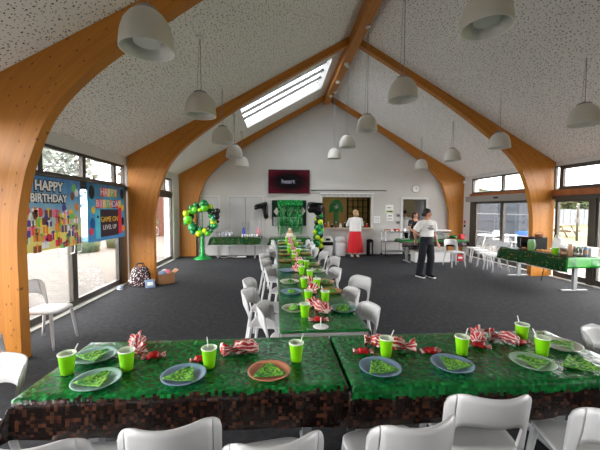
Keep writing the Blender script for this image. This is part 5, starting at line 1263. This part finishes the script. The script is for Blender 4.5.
def person(label, loc, rz, H, arms, legs=None, head_yaw=0.0, lean=0.0, feet=True):
    """model faces -y; arms: [shoulder, elbow, wrist] per side"""
    t = thing('person', label, 'person', loc, rz); k = H / 1.715; t.scale = (k, k, k)
    b = MB()
    ring_loft(b, [(.84, 0, 0, .15, .10), (.92, 0, 0, .168, .115), (1.0, 0, 0, .155, .108), (1.08, 0, 0, .135, .097), (1.18, 0, 0, .145, .10), (1.28, 0, -.005, .165, .11), (1.37, 0, 0, .168, .10), (1.42, 0, .005, .13, .08), (1.46, 0, .008, .065, .06), (1.50, 0, .003, .054, .056), (1.56, 0, -.005, .052, .056)])
    Rz = Matrix.Rotation(head_yaw, 3, 'Z')
    hc = Vector((0, -.012, 1.60)); P = lambda x, y, z: hc + Rz @ Vector((x, y, z))
    b.ball(P(0, .012, .025), .073, .092, .092, 16, 10, Rz); b.ball(P(0, -.018, -.035), .056, .066, .072, 14, 8, Rz)
    b.tube([P(0, -.088, .012), P(0, -.105, -.022)], [.009, .015], 8); b.ball(P(0, -.07, -.09), .024, .02, .018)
    for s in (-1, 1): b.ball(P(s*.075, .012, -.01), .01, .02, .032); b.ball(P(s*.045, -.06, -.03), .022, .02, .025)
    b.ball(P(0, -.084, -.055), .024, .01, .008)
    for s, A in zip((-1, 1), arms):
        sh, el, wr = [Vector(q) for q in A]
        b.tube([Vector((s*.11, 0, 1.38)), sh, sh + (el - sh)*.5, el, el + (wr - el)*.35, wr], [.055, .052, .042, .036, .037, .025], 12); hand(b, wr, wr - el, s)
    legs = legs or [((-.09, 0, .88), (-.095, -.01, .48), (-.095, .02, .08)), ((.09, 0, .88), (.095, -.01, .48), (.095, .02, .08))]
    for (h, kn, an) in legs:
        h, kn, an = Vector(h), Vector(kn), Vector(an)
        b.tube([h, h + (kn - h)*.5, kn, kn + (an - kn)*.35, an], [.09, .075, .055, .056, .036], 12)
        b.tube([an + Vector((0, .03, -.045)), an + Vector((0, -.06, -.05)), an + Vector((0, -.15, -.06))], [.032, .034, .022], 10)
    skin_ob(b, 'body', M['skin'], t, .007)
    for s in (-1, 1): b = MB(); b.ball(P(s*.03, -.082, .008), .011, .008, .008); b.build('eye', M['inkblack'], t)
    b = MB(); b.ball(P(0, -.092, -.055), .022, .006, .006); b.build('mouth', M['pl_peach'], t)
    return t, P, Rz
def sleeve(b, A, s, f, r0, r1):
    sh, el, wr = [Vector(q) for q in A]
    pts = [Vector((s*.10, 0, 1.37)), sh, sh + (el - sh)*.5, el]
    if f <= 1: b.tube([pts[0], pts[1], sh + (el - sh)*f], [.075, r0, r1], 14)
    else: b.tube([pts[0], pts[1], pts[2], el, el + (wr - el)*(f - 1)*.5, el + (wr - el)*(f - 1)], [.07, r0, r0*.92, r0*.88, r1*1.1, r1], 14)
def shoe(t, an, mat, sole):
    b = MB(); an = Vector(an); b.tube([an + Vector((0, .05, -.035)), an + Vector((0, -.05, -.03)), an + Vector((0, -.17, -.045))], [.045, .046, .034], 12)
    o = skin_ob(b, 'shoe', M[mat], t, .008, 2); b = MB(); b.box(an.x - .042, an.x + .042, an.y - .2, an.y + .085, 0, .026, .01); b.build('sole', M[sole], o)
# walking woman
A1 = [((-.20, .01, 1.36), (-.30, .10, 1.12), (-.20, .17, .95)), ((.20, .0, 1.36), (.27, .03, 1.10), (.28, -.06, .87))]
Lg = [((-.09, 0, .88), (-.12, .03, .48), (-.14, .10, .085)), ((.09, 0, .88), (.10, -.05, .48), (.08, -.02, .085))]
t, P, Rz = person('woman in a white printed T-shirt and dark jeans walking past', (3.77, 7.75, 0), .30, 1.72, A1, Lg, 1.15)
b = MB(); ring_loft(b, [(1.03, 0, 0, .185, .145), (1.15, 0, 0, .178, .13), (1.28, 0, -.005, .185, .128), (1.37, 0, 0, .182, .112), (1.425, 0, .005, .125, .085), (1.445, 0, .005, .078, .07)])
for s, A in zip((-1, 1), A1): sleeve(b, A, s, .78, .078, .085)
sh_ = skin_ob(b, 't_shirt', M['tee'], t, .008)
for (x, z, w, h) in ((-.0, 1.31, .08, .008), (.02, 1.285, .06, .006), (-.01, 1.24, .09, .02), (.01, 1.205, .07, .015), (-.02, 1.27, .05, .008)): b = MB(); b.box(x - w, x + w, -.142, -.128, z - h, z + h, .002); b.build('shirt_print', M['inkgrey'], sh_)
b = MB(); ring_loft(b, [(.82, 0, 0, .17, .125), (.92, 0, 0, .178, .128), (.985, 0, 0, .168, .12), (1.02, 0, 0, .152, .112)])
for (h, kn, an) in Lg: h, kn, an = Vector(h), Vector(kn), Vector(an); b.tube([h, h + (kn - h)*.5, kn, kn + (an - kn)*.5, an + Vector((0, 0, -.02))], [.105, .098, .09, .088, .086], 14)
jn = skin_ob(b, 'jeans', M['jeans'], t, .009)
b = MB(); ring_loft(b, [(1.0, 0, 0, .162, .117), (1.03, 0, 0, .156, .114)]); b.build('belt', M['black'], t)
for q in Lg: shoe(t, q[2], 'black', 'white')
b = MB(); b.ball(P(0, .02, .045), .083, .10, .085, 16, 10, Rz); b.ball(P(0, .075, -.01), .06, .05, .07, 12, 8, Rz); b.ball(P(0, .115, -.03), .035, .04, .05, 12, 8, Rz)
skin_ob(b, 'hair', M['hair_dark'], t, .009)
# lady in red skirt (seen from behind, facing +y)
A2 = [((-.20, 0, 1.36), (-.27, -.10, 1.14), (-.17, -.32, 1.13)), ((.20, 0, 1.36), (.27, -.10, 1.14), (.17, -.32, 1.13))]
t, P, Rz = person('lady in a white top and long red skirt standing at the hatch, from behind', (2.82, 11.22, 0), PI, 1.68, A2, None, .1)
b = MB(); ring_loft(b, [(.94, 0, 0, .225, .17), (1.06, 0, 0, .215, .155), (1.2, 0, 0, .215, .15), (1.3, 0, 0, .212, .145), (1.38, 0, 0, .185, .112), (1.43, 0, .005, .12, .085), (1.45, 0, .005, .08, .07)])
for s, A in zip((-1, 1), A2): sleeve(b, A, s, 1.75, .07, .045)
skin_ob(b, 'white_top', M['tee'], t, .008)
b = MB(); n = 48; R = []
for z, r in ((1.02, .165), (.95, .195), (.7, .235), (.45, .27), (.2, .30), (.17, .30)): R.append([((r + .02*(1 - z)*math.sin(9*2*PI*j/n))*math.cos(2*PI*j/n), (r*.8 + .02*(1 - z)*math.sin(9*2*PI*j/n))*math.sin(2*PI*j/n), z) for j in range(n)])
b.rings(R, cap0=False, cap1=False); o = b.build('red_skirt', M['red'], t); m = o.modifiers.new('t', 'SOLIDIFY'); m.thickness = .006
for s in (-1, 1): shoe(t, (s*.095, .02, .08), 'pl_white', 'pl_tan')
b = MB(); b.ball(P(0, .02, .03), .105, .112, .095, 16, 10, Rz); b.ball(P(0, .06, -.05), .112, .07, .09, 14, 8, Rz); skin_ob(b, 'hair', M['hair_blonde'], t, .009)
# lady in floral dress behind the table
A3 = [((-.20, 0, 1.36), (-.26, -.04, 1.10), (-.12, -.24, .95)), ((.20, 0, 1.36), (.26, -.06, 1.10), (.14, -.26, .96))]
t, P, Rz = person('woman in a black floral dress behind the table by the doorway', (4.78, 10.72, 0), .25, 1.62, A3, None, .6)
b = MB(); ring_loft(b, [(.35, 0, 0, .26, .2), (.7, 0, 0, .22, .17), (.92, 0, 0, .19, .135), (1.06, 0, 0, .165, .12), (1.18, 0, 0, .17, .125), (1.28, 0, -.01, .185, .135), (1.35, 0, 0, .18, .115), (1.40, 0, .01, .14, .09)])
for s, A in zip((-1, 1), A3): sleeve(b, A, s, .6, .07, .075)
skin_ob(b, 'floral_dress', M['floral'], t, .009)
b = MB(); b.ball(P(0, .025, .045), .084, .1, .085, 16, 10, Rz); b.ball(P(0, .08, -.06), .075, .05, .1, 14, 8, Rz); skin_ob(b, 'hair', M['hair_dark'], t, .009)
b = MB(); b.ball(P(-.032, -.075, .085), .026, .014, .018); b.ball(P(.032, -.075, .085), .026, .014, .018); b.tube([P(-.03, -.08, .088), P(.03, -.08, .088)], .005); b.build('sunglasses', M['black'], t)
for s in (-1, 1): shoe(t, (s*.095, .02, .08), 'black', 'black')
# person in white in the lobby
A4 = [((-.20, 0, 1.36), (-.26, -.02, 1.10), (-.24, -.1, .88)), ((.20, 0, 1.36), (.26, -.02, 1.10), (.24, -.1, .88))]
t, P, Rz = person('person in a white shirt half hidden by the left side of the doorway', (5.15, 12.5, 0), PI - .3, 1.66, A4, None, .0)
b = MB(); ring_loft(b, [(.86, 0, 0, .2, .15), (1.06, 0, 0, .185, .135), (1.28, 0, 0, .192, .13), (1.38, 0, 0, .185, .112), (1.43, 0, .005, .12, .085), (1.45, 0, .005, .08, .07)])
for s, A in zip((-1, 1), A4): sleeve(b, A, s, 1.7, .07, .05)
skin_ob(b, 'white_shirt', M['tee'], t, .009)
b = MB(); ring_loft(b, [(.82, 0, 0, .17, .125), (.98, 0, 0, .168, .12)])
for s in (-1, 1): b.tube([(s*.09, 0, .88), (s*.095, 0, .48), (s*.095, .02, .06)], [.1, .08, .07], 12)
skin_ob(b, 'dark_trousers', M['black'], t, .01)
for s in (-1, 1): shoe(t, (s*.095, .02, .08), 'black', 'black')
b = MB(); b.ball(P(0, .02, .04), .085, .1, .088, 16, 10, Rz); skin_ob(b, 'hair', M['hair_dark'], t, .01)
